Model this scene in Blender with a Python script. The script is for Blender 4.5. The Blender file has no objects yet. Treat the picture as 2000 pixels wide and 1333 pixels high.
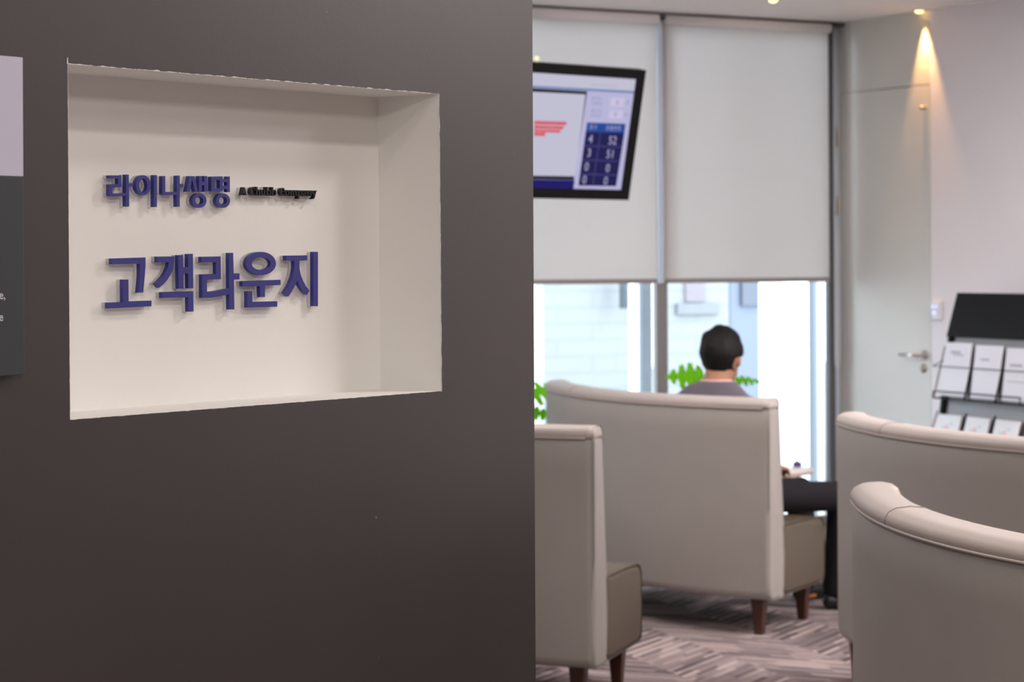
import bpy, bmesh, math, random
from mathutils import Vector, Matrix, noise
random.seed(7)
S = bpy.context.scene
COL = S.collection
PI = math.pi
def R(a): return math.radians(a)

# ------------------------------------------------------------------ camera
FPX = 4722.0            # focal length in pixels (85 mm on a 36 mm sensor, 2000 px wide)
HC, HY, ROLL = 1.45, 520.0, 0.005   # eye height, horizon row, roll
cam_d = bpy.data.cameras.new('camera'); cam = bpy.data.objects.new('camera', cam_d); COL.objects.link(cam)
cam_d.sensor_width = 36.0; cam_d.lens = 85.0
cam.location = (0, 0, HC)
cam.rotation_euler = (Matrix.Rotation(R(90), 3, 'X') @ Matrix.Rotation(-ROLL, 3, 'Z')).to_euler()
cam_d.shift_y = -(666.5 - HY) / 2000.0
cam_d.dof.use_dof = True; cam_d.dof.focus_distance = 4.12; cam_d.dof.aperture_fstop = 8.0
cam_d.clip_start = 0.05; cam_d.clip_end = 200
S.camera = cam

# ------------------------------------------------------------------ world and exposure
W = bpy.data.worlds.new('world'); S.world = W; W.use_nodes = True
bg = W.node_tree.nodes['Background']
bg.inputs['Color'].default_value = (0.83, 0.92, 1.0, 1); bg.inputs['Strength'].default_value = 8.5
S.view_settings.view_transform = 'Standard'; S.view_settings.look = 'None'
S.view_settings.gamma = 1; S.view_settings.use_curve_mapping = False
S.view_settings.exposure = 0.0
S.cycles.max_bounces = 8; S.cycles.diffuse_bounces = 5; S.cycles.transparent_max_bounces = 12

def area(name, loc, sx, sy, power, color, rz=0.0, spread=180):
    d = bpy.data.lights.new(name, 'AREA'); d.shape = 'RECTANGLE'; d.size = sx; d.size_y = sy
    d.energy = power; d.color = color; d.spread = R(spread)
    o = bpy.data.objects.new(name, d); COL.objects.link(o); o.location = loc; o.rotation_euler = (0, 0, rz)
    return o

def at(px, py, Y):
    """photo pixel -> world point at depth Y"""
    dx, dy = px - 1000.0, py - HY
    ux = dx - ROLL * dy; uy = dy + ROLL * dx
    return Vector((ux * Y / FPX, Y, HC - uy * Y / FPX))
def on_plane(px, py, p0, n):
    d = at(px, py, 1.0) - Vector((0, 0, HC)); o = Vector((0, 0, HC))
    k = (Vector(p0) - o).dot(n) / d.dot(n)
    return o + d * k

# dark partition: base point, direction along, outward normal
WU = Vector((0.597, 0.802, 0)).normalized(); WN = Vector((WU.y, -WU.x, 0)); WP = Vector((-0.685, 3.74, 0))
WANG = math.atan2(WU.y, WU.x)
def wp(t, n, z): return WP + WU * t + WN * n + Vector((0, 0, z))
def wpx(px, py, n):
    q = on_plane(px, py, WP + WN * n, WN) - WP
    return q.dot(WU), q.z
# room corner, window direction (towards left) and right wall direction (towards camera)
TH = R(29.5)
CR = Vector((1.667, 12.39, 0)); GD = Vector((-math.cos(TH), -math.sin(TH), 0)); RD = Vector((math.sin(TH), -math.cos(TH), 0))
CEIL = 2.685
def win(t, d, z): return CR + GD * t + RD * d + Vector((0, 0, z))        # d: into the room
def rw(t, d, z): return CR + RD * t + GD * d + Vector((0, 0, z))         # d: into the room

# ceiling strips over the corridor, panels over the lounge, plus two added fill lamps
WARM = (1.0, 0.90, 0.83)
q = wp(-0.75, 0.87, CEIL - 0.01); area('corridor_and_fill_light', q, 0.25, 0.25, 6, WARM, WANG)
q = wp(1.66, 0.87, CEIL - 0.01); area('corridor_and_fill_light', q, 0.25, 0.25, 15, WARM, WANG)
q = wp(0.50, 1.46, CEIL - 0.01); area('corridor_and_fill_light', q, 0.9, 0.15, 14, WARM, WANG)
area('corridor_and_fill_light', (0.6, -0.4, CEIL - 0.01), 1.0, 1.0, 165, (1.0, 0.93, 0.88), WANG)  # added unseen lamp behind the camera, fills the shade in the niche
LW = (1.0, 0.94, 0.92)
for lx, ly, pw in ((1.2, 8.3, 22), (3.1, 8.6, 95), (2.9, 5.4, 60), (-0.7, 9.0, 35), (-0.8, 6.3, 18)):  # last one is an added fill, brightens the sofa back by the wall edge
    area('lounge_and_fill_light', (lx, ly, CEIL - 0.01), 0.6, 0.6, pw, LW, R(30))

# ------------------------------------------------------------------ helpers
def tag(o, label=None, cat=None, group=None, kind=None):
    if label: o['label'] = label
    if cat: o['category'] = cat
    if group: o['group'] = group
    if kind: o['kind'] = kind
    return o

class MB:
    def __init__(s): s.v = []; s.f = []; s.m = []; s.mi = 0
    def poly(s, pts, mi=None):
        b = len(s.v); s.v += [tuple(p) for p in pts]; s.f.append(tuple(range(b, b + len(pts)))); s.m.append(s.mi if mi is None else mi)
    def add(s, vs, fs, mi=None):
        b = len(s.v); s.v += [tuple(p) for p in vs]
        for f in fs: s.f.append(tuple(b + i for i in f)); s.m.append(s.mi if mi is None else mi)
    def box(s, o, a, b, c, mi=None):
        """parallelepiped from corner o with edge vectors a,b,c"""
        o, a, b, c = map(Vector, (o, a, b, c))
        vs = [o, o + a, o + a + b, o + b, o + c, o + a + c, o + a + b + c, o + b + c]
        s.add(vs, [(0, 3, 2, 1), (4, 5, 6, 7), (0, 1, 5, 4), (1, 2, 6, 5), (2, 3, 7, 6), (3, 0, 4, 7)], mi)
    def tube(s, pts, r, n=10, mi=None, closed=False):
        pts = [Vector(p) for p in pts]; rr = r if isinstance(r, (list, tuple)) else [r] * len(pts)
        vs = []; fs = []; m = len(pts); up = None
        for i, p in enumerate(pts):
            a = pts[(i - 1) % m] if (closed or i > 0) else p; b = pts[(i + 1) % m] if (closed or i < m - 1) else p
            d = (b - a).normalized()
            if up is None: up = Vector((0, 0, 1)) if abs(d.z) < .9 else Vector((1, 0, 0))
            x = d.cross(up).normalized(); y = x.cross(d).normalized(); up = y
            for k in range(n):
                an = 2 * PI * k / n; vs.append(p + (x * math.cos(an) + y * math.sin(an)) * rr[i])
        for i in range(m if closed else m - 1):
            for k in range(n):
                j = (i + 1) % m
                fs.append((i * n + k, i * n + (k + 1) % n, j * n + (k + 1) % n, j * n + k))
        if not closed: fs += [tuple(range(n - 1, -1, -1)), tuple((m - 1) * n + k for k in range(n))]
        s.add(vs, fs, mi)
    def ell(s, c, rx, ry, rz, M=None, nu=20, nv=12, mi=None):
        c = Vector(c); vs = []; fs = []
        M = M or Matrix.Identity(3)
        vs.append(c + M @ Vector((0, 0, -rz)))
        for j in range(1, nv):
            ph = -PI / 2 + PI * j / nv
            for i in range(nu):
                th = 2 * PI * i / nu
                vs.append(c + M @ Vector((rx * math.cos(ph) * math.cos(th), ry * math.cos(ph) * math.sin(th), rz * math.sin(ph))))
        vs.append(c + M @ Vector((0, 0, rz)))
        for i in range(nu): fs.append((0, 1 + (i + 1) % nu, 1 + i))
        for j in range(nv - 2):
            for i in range(nu):
                a = 1 + j * nu; fs.append((a + i, a + (i + 1) % nu, a + nu + (i + 1) % nu, a + nu + i))
        L = len(vs) - 1; a = 1 + (nv - 2) * nu
        for i in range(nu): fs.append((a + i, a + (i + 1) % nu, L))
        s.add(vs, fs, mi)
    def lathe(s, c, prof, n=32, mi=None):
        c = Vector(c); vs = []; fs = []; m = len(prof)
        for r, z in prof:
            for k in range(n): vs.append(c + Vector((r * math.cos(2 * PI * k / n), r * math.sin(2 * PI * k / n), z)))
        for i in range(m - 1):
            for k in range(n): fs.append((i * n + k, i * n + (k + 1) % n, (i + 1) * n + (k + 1) % n, (i + 1) * n + k))
        fs += [tuple(range(n - 1, -1, -1)), tuple((m - 1) * n + k for k in range(n))]
        s.add(vs, fs, mi)
    def build(s, name, mats, parent=None, smooth=False, bevel=0, loc=None, sub=0, angle=40, segs=3):
        me = bpy.data.meshes.new(name); 
        org = Vector(loc) if loc is not None else Vector((0, 0, 0))
        me.from_pydata([tuple(Vector(p) - org) for p in s.v], [], s.f); me.update()
        mats = mats if isinstance(mats, (list, tuple)) else [mats]
        for m in mats: me.materials.append(m)
        for p, mi in zip(me.polygons, s.m): p.material_index = mi; p.use_smooth = smooth
        bm = bmesh.new(); bm.from_mesh(me); bmesh.ops.recalc_face_normals(bm, faces=bm.faces); bm.to_mesh(me); bm.free()
        o = bpy.data.objects.new(name, me); COL.objects.link(o)
        o.location = org
        if parent is not None:
            o.parent = parent
            o.location = org - PLOC.get(parent.name, Vector((0, 0, 0)))
        if bevel:
            b = o.modifiers.new('bevel', 'BEVEL'); b.width = bevel; b.segments = segs; b.limit_method = 'ANGLE'; b.angle_limit = R(angle)
            for p in me.polygons: p.use_smooth = True
            w = o.modifiers.new('wn', 'WEIGHTED_NORMAL'); w.keep_sharp = True
        if sub:
            b = o.modifiers.new('sub', 'SUBSURF'); b.levels = sub; b.render_levels = sub
        PLOC[o.name] = PLOC.get(parent.name, Vector((0, 0, 0))) + o.location if parent is not None else org
        return o
PLOC = {}
def empty(name, loc, label=None, cat=None, group=None, kind=None):
    o = bpy.data.objects.new(name, None); COL.objects.link(o); o.location = loc; o.empty_display_size = .1
    PLOC[o.name] = Vector(loc); tag(o, label, cat, group, kind); return o

# ------------------------------------------------------------------ materials
def mat(name, col, rough=0.6, metal=0.0, spec=0.5, **k):
    m = bpy.data.materials.new(name); m.use_nodes = True
    b = m.node_tree.nodes['Principled BSDF']
    b.inputs['Base Color'].default_value = (*col, 1); b.inputs['Roughness'].default_value = rough
    b.inputs['Metallic'].default_value = metal; b.inputs['Specular IOR Level'].default_value = spec
    if 'emit' in k:
        b.inputs['Emission Color'].default_value = (*k['emit'], 1); b.inputs['Emission Strength'].default_value = k.get('es', 1)
    if 'sheen' in k: b.inputs['Sheen Weight'].default_value = k['sheen']
    if 'coat' in k: b.inputs['Coat Weight'].default_value = k['coat']
    return m
def srgb(r, g, b):
    f = lambda c: (c / 255 / 12.92) if c / 255 <= .04045 else ((c / 255 + .055) / 1.055) ** 2.4
    return (f(r), f(g), f(b))
def noisy(m, scale, amt, bump=0.0, bscale=None, stretch=(1, 1, 1), detail=4):
    """vary the base colour a little with noise, optional fine bump"""
    nt = m.node_tree; b = nt.nodes['Principled BSDF']; c = tuple(b.inputs['Base Color'].default_value)
    tc = nt.nodes.new('ShaderNodeTexCoord'); mp = nt.nodes.new('ShaderNodeMapping'); mp.inputs['Scale'].default_value = stretch
    nt.links.new(tc.outputs['Object'], mp.inputs['Vector'])
    n = nt.nodes.new('ShaderNodeTexNoise'); n.inputs['Scale'].default_value = scale; n.inputs['Detail'].default_value = detail
    nt.links.new(mp.outputs['Vector'], n.inputs['Vector'])
    r = nt.nodes.new('ShaderNodeValToRGB')
    r.color_ramp.elements[0].position = .3; r.color_ramp.elements[1].position = .7
    r.color_ramp.elements[0].color = (c[0] * (1 - amt), c[1] * (1 - amt), c[2] * (1 - amt), 1)
    r.color_ramp.elements[1].color = (min(1, c[0] * (1 + amt)), min(1, c[1] * (1 + amt)), min(1, c[2] * (1 + amt)), 1)
    nt.links.new(n.outputs['Fac'], r.inputs['Fac']); nt.links.new(r.outputs['Color'], b.inputs['Base Color'])
    if bump:
        n2 = nt.nodes.new('ShaderNodeTexNoise'); n2.inputs['Scale'].default_value = bscale or scale * 20; n2.inputs['Detail'].default_value = 3
        nt.links.new(mp.outputs['Vector'], n2.inputs['Vector'])
        bp = nt.nodes.new('ShaderNodeBump'); bp.inputs['Strength'].default_value = bump; bp.inputs['Distance'].default_value = .002
        nt.links.new(n2.outputs['Fac'], bp.inputs['Height']); nt.links.new(bp.outputs['Normal'], b.inputs['Normal'])
    return m

M = {}
M['dark'] = noisy(mat('dark_taupe_paint', (0.034, 0.029, 0.028), 0.42, spec=0.75), 2.6, .09, .05, 160)
M['cream'] = noisy(mat('cream_paint', (0.765, 0.76, 0.735), 0.75, spec=.3), 3, .015, .08, 200)
M['chip'] = mat('bare_plaster_edge', (0.80, 0.78, 0.74), 0.8)
M['wallw'] = noisy(mat('white_wall_paint', (0.90, 0.86, 0.89), 0.8, spec=.25), 2, .015)
M['wallg'] = noisy(mat('warm_grey_door_laminate', (0.72, 0.71, 0.675), 0.5, spec=.3), 2, .015)
M['ceil'] = noisy(mat('ceiling_paint', (0.90, 0.88, 0.87), 0.85, spec=.2), 2, .01)
M['wallo'] = mat('plain_wall_paint', (0.62, 0.60, 0.57), 0.8)
M['blue'] = mat('blue_acrylic', (0.035, 0.036, 0.21), 0.42, spec=.4)
M['blackp'] = mat('black_acrylic', (0.006, 0.006, 0.007), 0.4, spec=.4)
M['alu'] = mat('grey_aluminium', (0.27, 0.26, 0.26), 0.45, .35)
M['alud'] = mat('dark_aluminium', (0.13, 0.13, 0.14), 0.45, .35)
M['alul'] = mat('pale_aluminium', (0.62, 0.70, 0.80), 0.45, .1)
M['steel'] = mat('brushed_steel', (0.55, 0.52, 0.48), 0.3, .9)
M['black'] = mat('black_powder_coat', (0.010, 0.010, 0.011), 0.7, spec=.15)
M['gloss'] = mat('gloss_black_plastic', (0.004, 0.004, 0.005), 0.5, spec=.12)
M['white'] = mat('white_plastic', (0.75, 0.75, 0.78), 0.4)
M['wood'] = noisy(mat('dark_walnut_leg', (0.055, 0.018, 0.010), 0.35), 30, .3, stretch=(1, 1, .1))
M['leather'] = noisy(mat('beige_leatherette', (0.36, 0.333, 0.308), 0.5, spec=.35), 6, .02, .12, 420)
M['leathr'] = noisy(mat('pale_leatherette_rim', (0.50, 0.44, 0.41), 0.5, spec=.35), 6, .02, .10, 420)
M['seat'] = noisy(mat('shaded_taupe_leatherette_seat', (0.100, 0.077, 0.050), 0.42, spec=.45), 6, .03, .12, 420)  # taupe, with the shade of the seat side also put into the colour
M['seam'] = mat('seam_thread', (0.22, 0.19, 0.16), 0.7)
M['skin'] = noisy(mat('skin', (0.40, 0.20, 0.12), 0.5, spec=.3), 12, .05)
M['hair'] = noisy(mat('black_hair', (0.0035, 0.003, 0.003), 0.6, spec=.25), 60, .4, .5, 300, stretch=(1, 1, .3))
M['shirt'] = noisy(mat('grey_violet_shirt', (0.105, 0.088, 0.112), 0.85, sheen=.2), 8, .08, .2, 300)
M['trou'] = noisy(mat('black_trousers', (0.015, 0.013, 0.016), 0.85, spec=.2), 10, .1, .2, 300)
M['shoe'] = mat('black_shoe', (0.008, 0.008, 0.009), 0.45)
M['orange'] = mat('orange_shoe_mark', (0.45, 0.14, 0.03), 0.6)
M['lany'] = mat('pale_pink_lanyard', (0.75, 0.50, 0.48), 0.6)
M['ttop'] = mat('white_table_top', (0.80, 0.76, 0.74), 0.35)
M['tedge'] = mat('table_wood_edge', (0.62, 0.48, 0.34), 0.5)
M['purple'] = mat('violet_blue_glass', (0.06, 0.05, 0.22), 0.3)
M['pot'] = mat('white_ceramic_pot', (0.8, 0.8, 0.8), 0.4)
M['soil'] = mat('dark_soil', (0.03, 0.02, 0.015), 0.9)
M['paper'] = mat('white_paper', (0.86, 0.85, 0.92), 0.6)
M['ink'] = mat('grey_print', (0.45, 0.44, 0.52), 0.6)
M['pblue'] = mat('light_blue_print', (0.36, 0.62, 0.74), 0.6)
M['ppink'] = mat('pink_print', (0.80, 0.56, 0.62), 0.6)
M['pcyan'] = mat('pale_cyan_print', (0.62, 0.74, 0.84), 0.6)
M['slate'] = mat('slate_sign_panel', (0.036, 0.042, 0.050), 0.45)
M['lilac'] = mat('pale_lilac_sign_panel', (0.52, 0.51, 0.64), 0.5)
M['stxt'] = mat('sign_grey_lettering', (0.55, 0.56, 0.60), 0.5)
M['extw'] = mat('exterior_white_render', (0.80, 0.80, 0.80), 0.8)
M['extb'] = mat('exterior_pale_blue_panel', (0.115, 0.130, 0.148), 0.7)
M['fac'] = mat('exterior_blue_grey_render', (0.125, 0.145, 0.19), 0.8)
M['exwin'] = mat('exterior_window_pane', (0.05, 0.06, 0.085), 0.2)
M['excur'] = mat('exterior_pink_curtain', (0.165, 0.145, 0.165), 0.8)
M['sill'] = mat('exterior_stone_sill', (0.15, 0.157, 0.17), 0.8)
M['ground'] = mat('exterior_concrete', (0.35, 0.36, 0.36), 0.9)

def glass_like(name, tint=(1, 1, 1), ior=1.49, rough=0.0):
    m = bpy.data.materials.new(name); m.use_nodes = True; nt = m.node_tree; nt.nodes.clear()
    o = nt.nodes.new('ShaderNodeOutputMaterial'); g = nt.nodes.new('ShaderNodeBsdfGlass')
    g.inputs['Color'].default_value = (*tint, 1); g.inputs['IOR'].default_value = ior; g.inputs['Roughness'].default_value = rough
    t = nt.nodes.new('ShaderNodeBsdfTransparent'); d = nt.nodes.new('ShaderNodeBsdfDiffuse'); d.inputs['Color'].default_value = (.95, .93, .92, 1)
    x = nt.nodes.new('ShaderNodeMixShader'); x.inputs[0].default_value = .4; y = nt.nodes.new('ShaderNodeMixShader'); y.inputs[0].default_value = .25
    nt.links.new(g.outputs[0], x.inputs[1]); nt.links.new(t.outputs[0], x.inputs[2]); nt.links.new(x.outputs[0], y.inputs[1]); nt.links.new(d.outputs[0], y.inputs[2])
    nt.links.new(y.outputs[0], o.inputs[0]); return m
def pane_glass(name):
    m = bpy.data.materials.new(name); m.use_nodes = True; nt = m.node_tree; nt.nodes.clear()
    o = nt.nodes.new('ShaderNodeOutputMaterial'); t = nt.nodes.new('ShaderNodeBsdfTransparent'); g = nt.nodes.new('ShaderNodeBsdfGlossy')
    g.inputs['Roughness'].default_value = 0.02; t.inputs['Color'].default_value = (.97, .99, 1, 1)
    f = nt.nodes.new('ShaderNodeFresnel'); f.inputs['IOR'].default_value = 1.25; x = nt.nodes.new('ShaderNodeMixShader')
    nt.links.new(f.outputs[0], x.inputs[0]); nt.links.new(t.outputs[0], x.inputs[1]); nt.links.new(g.outputs[0], x.inputs[2]); nt.links.new(x.outputs[0], o.inputs[0]); return m
M['clear'] = glass_like('clear_acrylic', (.97, .97, .97), 1.49, .06)
M['pane'] = pane_glass('window_glass')
def translucent(name, col, tcol, mix):
    m = bpy.data.materials.new(name); m.use_nodes = True; nt = m.node_tree; nt.nodes.clear()
    o = nt.nodes.new('ShaderNodeOutputMaterial'); d = nt.nodes.new('ShaderNodeBsdfDiffuse'); t = nt.nodes.new('ShaderNodeBsdfTranslucent')
    x = nt.nodes.new('ShaderNodeMixShader'); x.inputs[0].default_value = mix
    d.inputs['Color'].default_value = (*col, 1); t.inputs['Color'].default_value = (*tcol, 1)
    tc = nt.nodes.new('ShaderNodeTexCoord'); w = nt.nodes.new('ShaderNodeTexNoise'); w.inputs['Scale'].default_value = 300
    mp = nt.nodes.new('ShaderNodeMapping'); mp.inputs['Scale'].default_value = (1, 1, .02)
    nt.links.new(tc.outputs['Object'], mp.inputs[0]); nt.links.new(mp.outputs[0], w.inputs['Vector'])
    bp = nt.nodes.new('ShaderNodeBump'); bp.inputs['Strength'].default_value = .1; bp.inputs['Distance'].default_value = .001
    nt.links.new(w.outputs['Fac'], bp.inputs['Height']); nt.links.new(bp.outputs[0], d.inputs['Normal'])
    nt.links.new(d.outputs[0], x.inputs[1]); nt.links.new(t.outputs[0], x.inputs[2]); nt.links.new(x.outputs[0], o.inputs[0]); return m
M['blind'] = translucent('roller_blind_fabric', (0.80, 0.76, 0.73), (0.80, 0.78, 0.77), .5)
M['leaf'] = translucent('monstera_leaf', (0.20, 0.50, 0.03), (0.50, 0.92, 0.05), .5)
M['stem'] = mat('plant_stem', (0.12, 0.30, 0.04), 0.5)

def carpet():
    m = bpy.data.materials.new('zigzag_striped_carpet'); m.use_nodes = True; nt = m.node_tree; N = nt.nodes; L = nt.links
    b = N['Principled BSDF']; b.inputs['Roughness'].default_value = .95; b.inputs['Specular IOR Level'].default_value = .1
    def mth(op, a, c=None, d=None):
        n = N.new('ShaderNodeMath'); n.operation = op
        for i, v in enumerate((a, c, d)):
            if v is None: continue
            if isinstance(v, (int, float)): n.inputs[i].default_value = v
            else: L.new(v, n.inputs[i])
        return n.outputs[0]
    tc = N.new('ShaderNodeTexCoord'); mp = N.new('ShaderNodeMapping'); mp.inputs['Rotation'].default_value = (0, 0, R(-29.5 + 10)); L.new(tc.outputs['Object'], mp.inputs[0])
    sp = N.new('ShaderNodeSeparateXYZ'); L.new(mp.outputs[0], sp.inputs[0]); x, y = sp.outputs[0], sp.outputs[1]
    PW = .34                                   # width of one chevron arm
    col = mth('FLOOR', mth('DIVIDE', x, PW)); par = mth('MODULO', mth('ABSOLUTE', col), 2.0)
    fx = mth('SUBTRACT', x, mth('MULTIPLY', mth('ADD', col, .5), PW))
    sgn = mth('SUBTRACT', mth('MULTIPLY', par, 2.0), 1.0)
    s = mth('ADD', y, mth('MULTIPLY', mth('MULTIPLY', fx, sgn), .95))      # position across the stripes
    st = mth('FLOOR', mth('MULTIPLY', s, 30.0)); pl = mth('FLOOR', mth('MULTIPLY', s, 7.0))
    def wn(a, c):
        v = N.new('ShaderNodeCombineXYZ'); L.new(a, v.inputs[0]); L.new(c, v.inputs[1]); w = N.new('ShaderNodeTexWhiteNoise'); w.noise_dimensions = '2D'; L.new(v.outputs[0], w.inputs[0]); return w.outputs[0]
    brk = mth('FLOOR', mth('ADD', mth('MULTIPLY', fx, 7.0), mth('MULTIPLY', wn(st, col), 5.0)))
    h = mth('ADD', mth('MULTIPLY', wn(st, mth('ADD', mth('MULTIPLY', brk, 17.0), col)), .45), mth('ADD', mth('MULTIPLY', wn(pl, col), .30), mth('MULTIPLY', mth('MODULO', mth('ABSOLUTE', st), 2.0), .25)))
    r = N.new('ShaderNodeValToRGB'); e = r.color_ramp.elements
    e[0].position = .12; e[0].color = (*srgb(72, 64, 66), 1); e[1].position = .8; e[1].color = (*srgb(170, 154, 150), 1)
    k = r.color_ramp.elements.new(.45); k.color = (*srgb(122, 109, 110), 1)
    L.new(h, r.inputs[0]); L.new(r.outputs[0], b.inputs['Base Color'])
    n = N.new('ShaderNodeTexNoise'); n.inputs['Scale'].default_value = 350; bp = N.new('ShaderNodeBump'); bp.inputs['Strength'].default_value = .5; bp.inputs['Distance'].default_value = .004
    L.new(n.outputs['Fac'], bp.inputs['Height']); L.new(bp.outputs[0], b.inputs['Normal']); return m
M['carpet'] = carpet()
def bricks():
    m = bpy.data.materials.new('white_painted_brick'); m.use_nodes = True; nt = m.node_tree; N = nt.nodes; L = nt.links; b = N['Principled BSDF']; b.inputs['Roughness'].default_value = .8
    tc = N.new('ShaderNodeTexCoord'); sp = N.new('ShaderNodeSeparateXYZ'); L.new(tc.outputs['Object'], sp.inputs[0])
    v = N.new('ShaderNodeCombineXYZ'); L.new(sp.outputs[0], v.inputs[0]); L.new(sp.outputs[2], v.inputs[1])
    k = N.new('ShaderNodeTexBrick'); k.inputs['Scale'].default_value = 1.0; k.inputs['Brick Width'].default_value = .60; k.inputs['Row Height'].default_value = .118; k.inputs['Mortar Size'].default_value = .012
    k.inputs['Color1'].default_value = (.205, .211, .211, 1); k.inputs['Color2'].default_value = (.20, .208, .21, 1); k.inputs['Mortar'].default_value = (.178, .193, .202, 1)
    L.new(v.outputs[0], k.inputs['Vector']); L.new(k.outputs[0], b.inputs['Base Color']); return m
M['brick'] = bricks()

# ------------------------------------------------------------------ the setting
Z = Vector((0, 0, 1))
def slab(name, a, b, z0, z1, th, m, side=1):
    a, b = Vector(a), Vector(b); d = (b - a).normalized(); n = Vector((-d.y, d.x, 0)) * side
    mb = MB(); mb.box(a + Z * z0, b - a, n * th, Z * (z1 - z0)); o = mb.build(name, m, loc=a); tag(o, kind='structure'); return o
WL = CR + GD * 6.0; RB = CR + RD * 14.0; BL = wp(-6.0, 0, 0); BB = Vector((3.0, -4.5, 0))
mb = MB(); mb.poly([CR + GD * 0 , WL, BL + Vector((-.3, -.3, 0)), BB, RB]); n0 = len(mb.v)
mb.poly([Vector(p) - Z * .15 for p in mb.v[:5]][::-1])
for i in range(5): mb.f.append((i, (i + 1) % 5, n0 + (4 - (i + 1) % 5), n0 + 4 - i)); mb.m.append(0)
fl = mb.build('floor', M['carpet']); tag(fl, kind='structure')
mb = MB(); pts = [CR, WL, BL + Vector((-.3, -.3, 0)), BB, RB]
mb.poly([p + Z * CEIL for p in pts]); mb.poly([p + Z * (CEIL + .15) for p in pts][::-1])
for i in range(5): mb.f.append((i, (i + 1) % 5, 5 + (4 - (i + 1) % 5), 5 + 4 - i)); mb.m.append(0)
ce = mb.build('ceiling', M['ceil']); tag(ce, kind='structure')
slab('wall_left', BL + Vector((-.3, -.3, 0)), WL, 0, CEIL, .1, M['wallo'], 1)
slab('wall_back', BB, BL + Vector((-.3, -.3, 0)), 0, CEIL, .1, M['wallo'], 1)
slab('wall_side', RB, BB, 0, CEIL, .1, M['wallo'], 1)

# right wall with the door opening
DT0, DT1, DZ = 0.035, 0.742, 2.322
mb = MB()
mb.box(rw(DT1 + .004, 0, 0), RD * (14.0 - DT1), -GD * .12, Z * CEIL)
mb.box(rw(0, 0, DZ + .004), RD * (DT1 + .004), -GD * .12, Z * (CEIL - DZ - .004), 1)
mb.box(rw(0, 0, 0), RD * (DT0 - .004), -GD * .12, Z * (DZ + .004), 1)
tag(mb.build('wall_right', [M['wallw'], M['wallg']], loc=CR), kind='structure')
# gap behind door so the joint reads as a dark line
mb = MB(); mb.box(rw(-.02, -.05, 0), RD * (DT1 + .06), -GD * .05, Z * (DZ + .05)); tag(mb.build('trim_1', M['alud']), kind='structure')
mb = MB(); mb.box(rw(DT0, 0, .008), RD * (DT1 - DT0), -GD * .045, Z * (DZ - .008))
door = mb.build('door_1', M['wallg'], loc=rw(DT0, 0, 0)); tag(door, kind='structure')
def on_door(px, py):
    q = on_plane(px, py, CR, GD) - CR; return q.dot(RD), q.z
t, z = on_door(1806, 694)
mb = MB()
mb.tube([rw(t, 0, z), rw(t, .045, z)], .009, 12); mb.tube([rw(t, .045, z), rw(t - .025, .052, z), rw(t - .13, .052, z)], [.009, .009, .008], 12)
mb.tube([rw(t, 0, z), rw(t, .006, z)], .024, 20)
tag(mb.build('door_handle', M['steel'], door, True), 'brushed steel lever handle')
t, z = on_door(1804, 720); mb = MB(); mb.tube([rw(t, 0, z), rw(t, .006, z)], .022, 20); mb.box(rw(t - .006, .006, z - .014), RD * .012, GD * .004, Z * .028)
tag(mb.build('lock_escutcheon', M['steel'], door, True), 'round steel keyhole plate')
t, z = on_door(1807, 211); mb = MB(); mb.tube([rw(t, 0, z), rw(t, .018, z)], .009, 14); mb.ell(rw(t, .020, z), .012, .012, .012)
tag(mb.build('door_stop', M['steel'], door, True), 'small knob near the top of the door')
for zz in (2.10, 1.75, .42):
    mb = MB(); mb.tube([rw(DT0 - .014, .008, zz - .05), rw(DT0 - .014, .008, zz + .05)], .009, 10); tag(mb.build('hinge', M['tedge'], door, True), 'tan door hinge')

# windows: panes 1 and 2 (3 beyond the dark wall)
def tw(px, py=600, d=0):
    q = on_plane(px, py, CR + RD * d, RD) - CR; return q.dot(GD)
tA = tw(1611); tB0 = tw(1297); tB1 = tw(1275); tmul = (tB0 + tB1) / 2
PW = tmul - (tA * .5 + tw(1624) * .5)
SILL = .12
mids = [(tw(1624) + tA) / 2, tmul, tmul + PW, tmul + 2 * PW, tmul + 3 * PW]
for i in range(4):
    w = empty('window_%d' % (i + 1), win(mids[i], 0, 0), kind='structure')
    a, b = mids[i], mids[i + 1]
    hw0 = .020 if i == 0 else .033
    mb = MB()
    mb.box(win(a - hw0, -.012, SILL), GD * (2 * hw0), RD * .045, Z * (CEIL - SILL), 1 if i == 0 else 0)
    mb.box(win(a + .02, -.012, SILL), GD * (b - a - .04), RD * .045, Z * .05)
    mb.box(win(a + .02, -.012, CEIL - .06), GD * (b - a - .04), RD * .045, Z * .06)
    mb.build('window_frame', [M['alu'], M['alud']], w)
    mb = MB(); mb.box(win(a + hw0, -.008, SILL + .05), GD * (b - a - hw0 - .033), RD * .008, Z * (CEIL - .11 - SILL)); mb.build('window_pane', M['pane'], w)
mb = MB(); mb.box(win(-.02, 0, 0), GD * 6.02, -RD * .2, Z * SILL)
mb.box(win(mids[4] - .03, 0, SILL), GD * (6.0 - mids[4] + .03), -RD * .2, Z * (CEIL - SILL))
mb.box(win(-.15, 0, 0), GD * (mids[0] - .02 + .15), -RD * .12, Z * CEIL)
tag(mb.build('wall_window', M['wallo'], loc=CR), kind='structure')
# pale aluminium channel in the corner
t0 = tw(1634, 300); t1 = tw(1625, 300)
mb = MB(); mb.box(win(t0, 0, .02), GD * (t1 - t0), RD * .012, Z * (CEIL - .045)); tag(mb.build('trim_2', M['alul']), kind='structure')
mb = MB(); mb.box(win(0, 0, CEIL - .02), GD * 3.9, RD * .07, Z * .018); tag(mb.build('trim_3', M['alud']), kind='structure')

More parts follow.
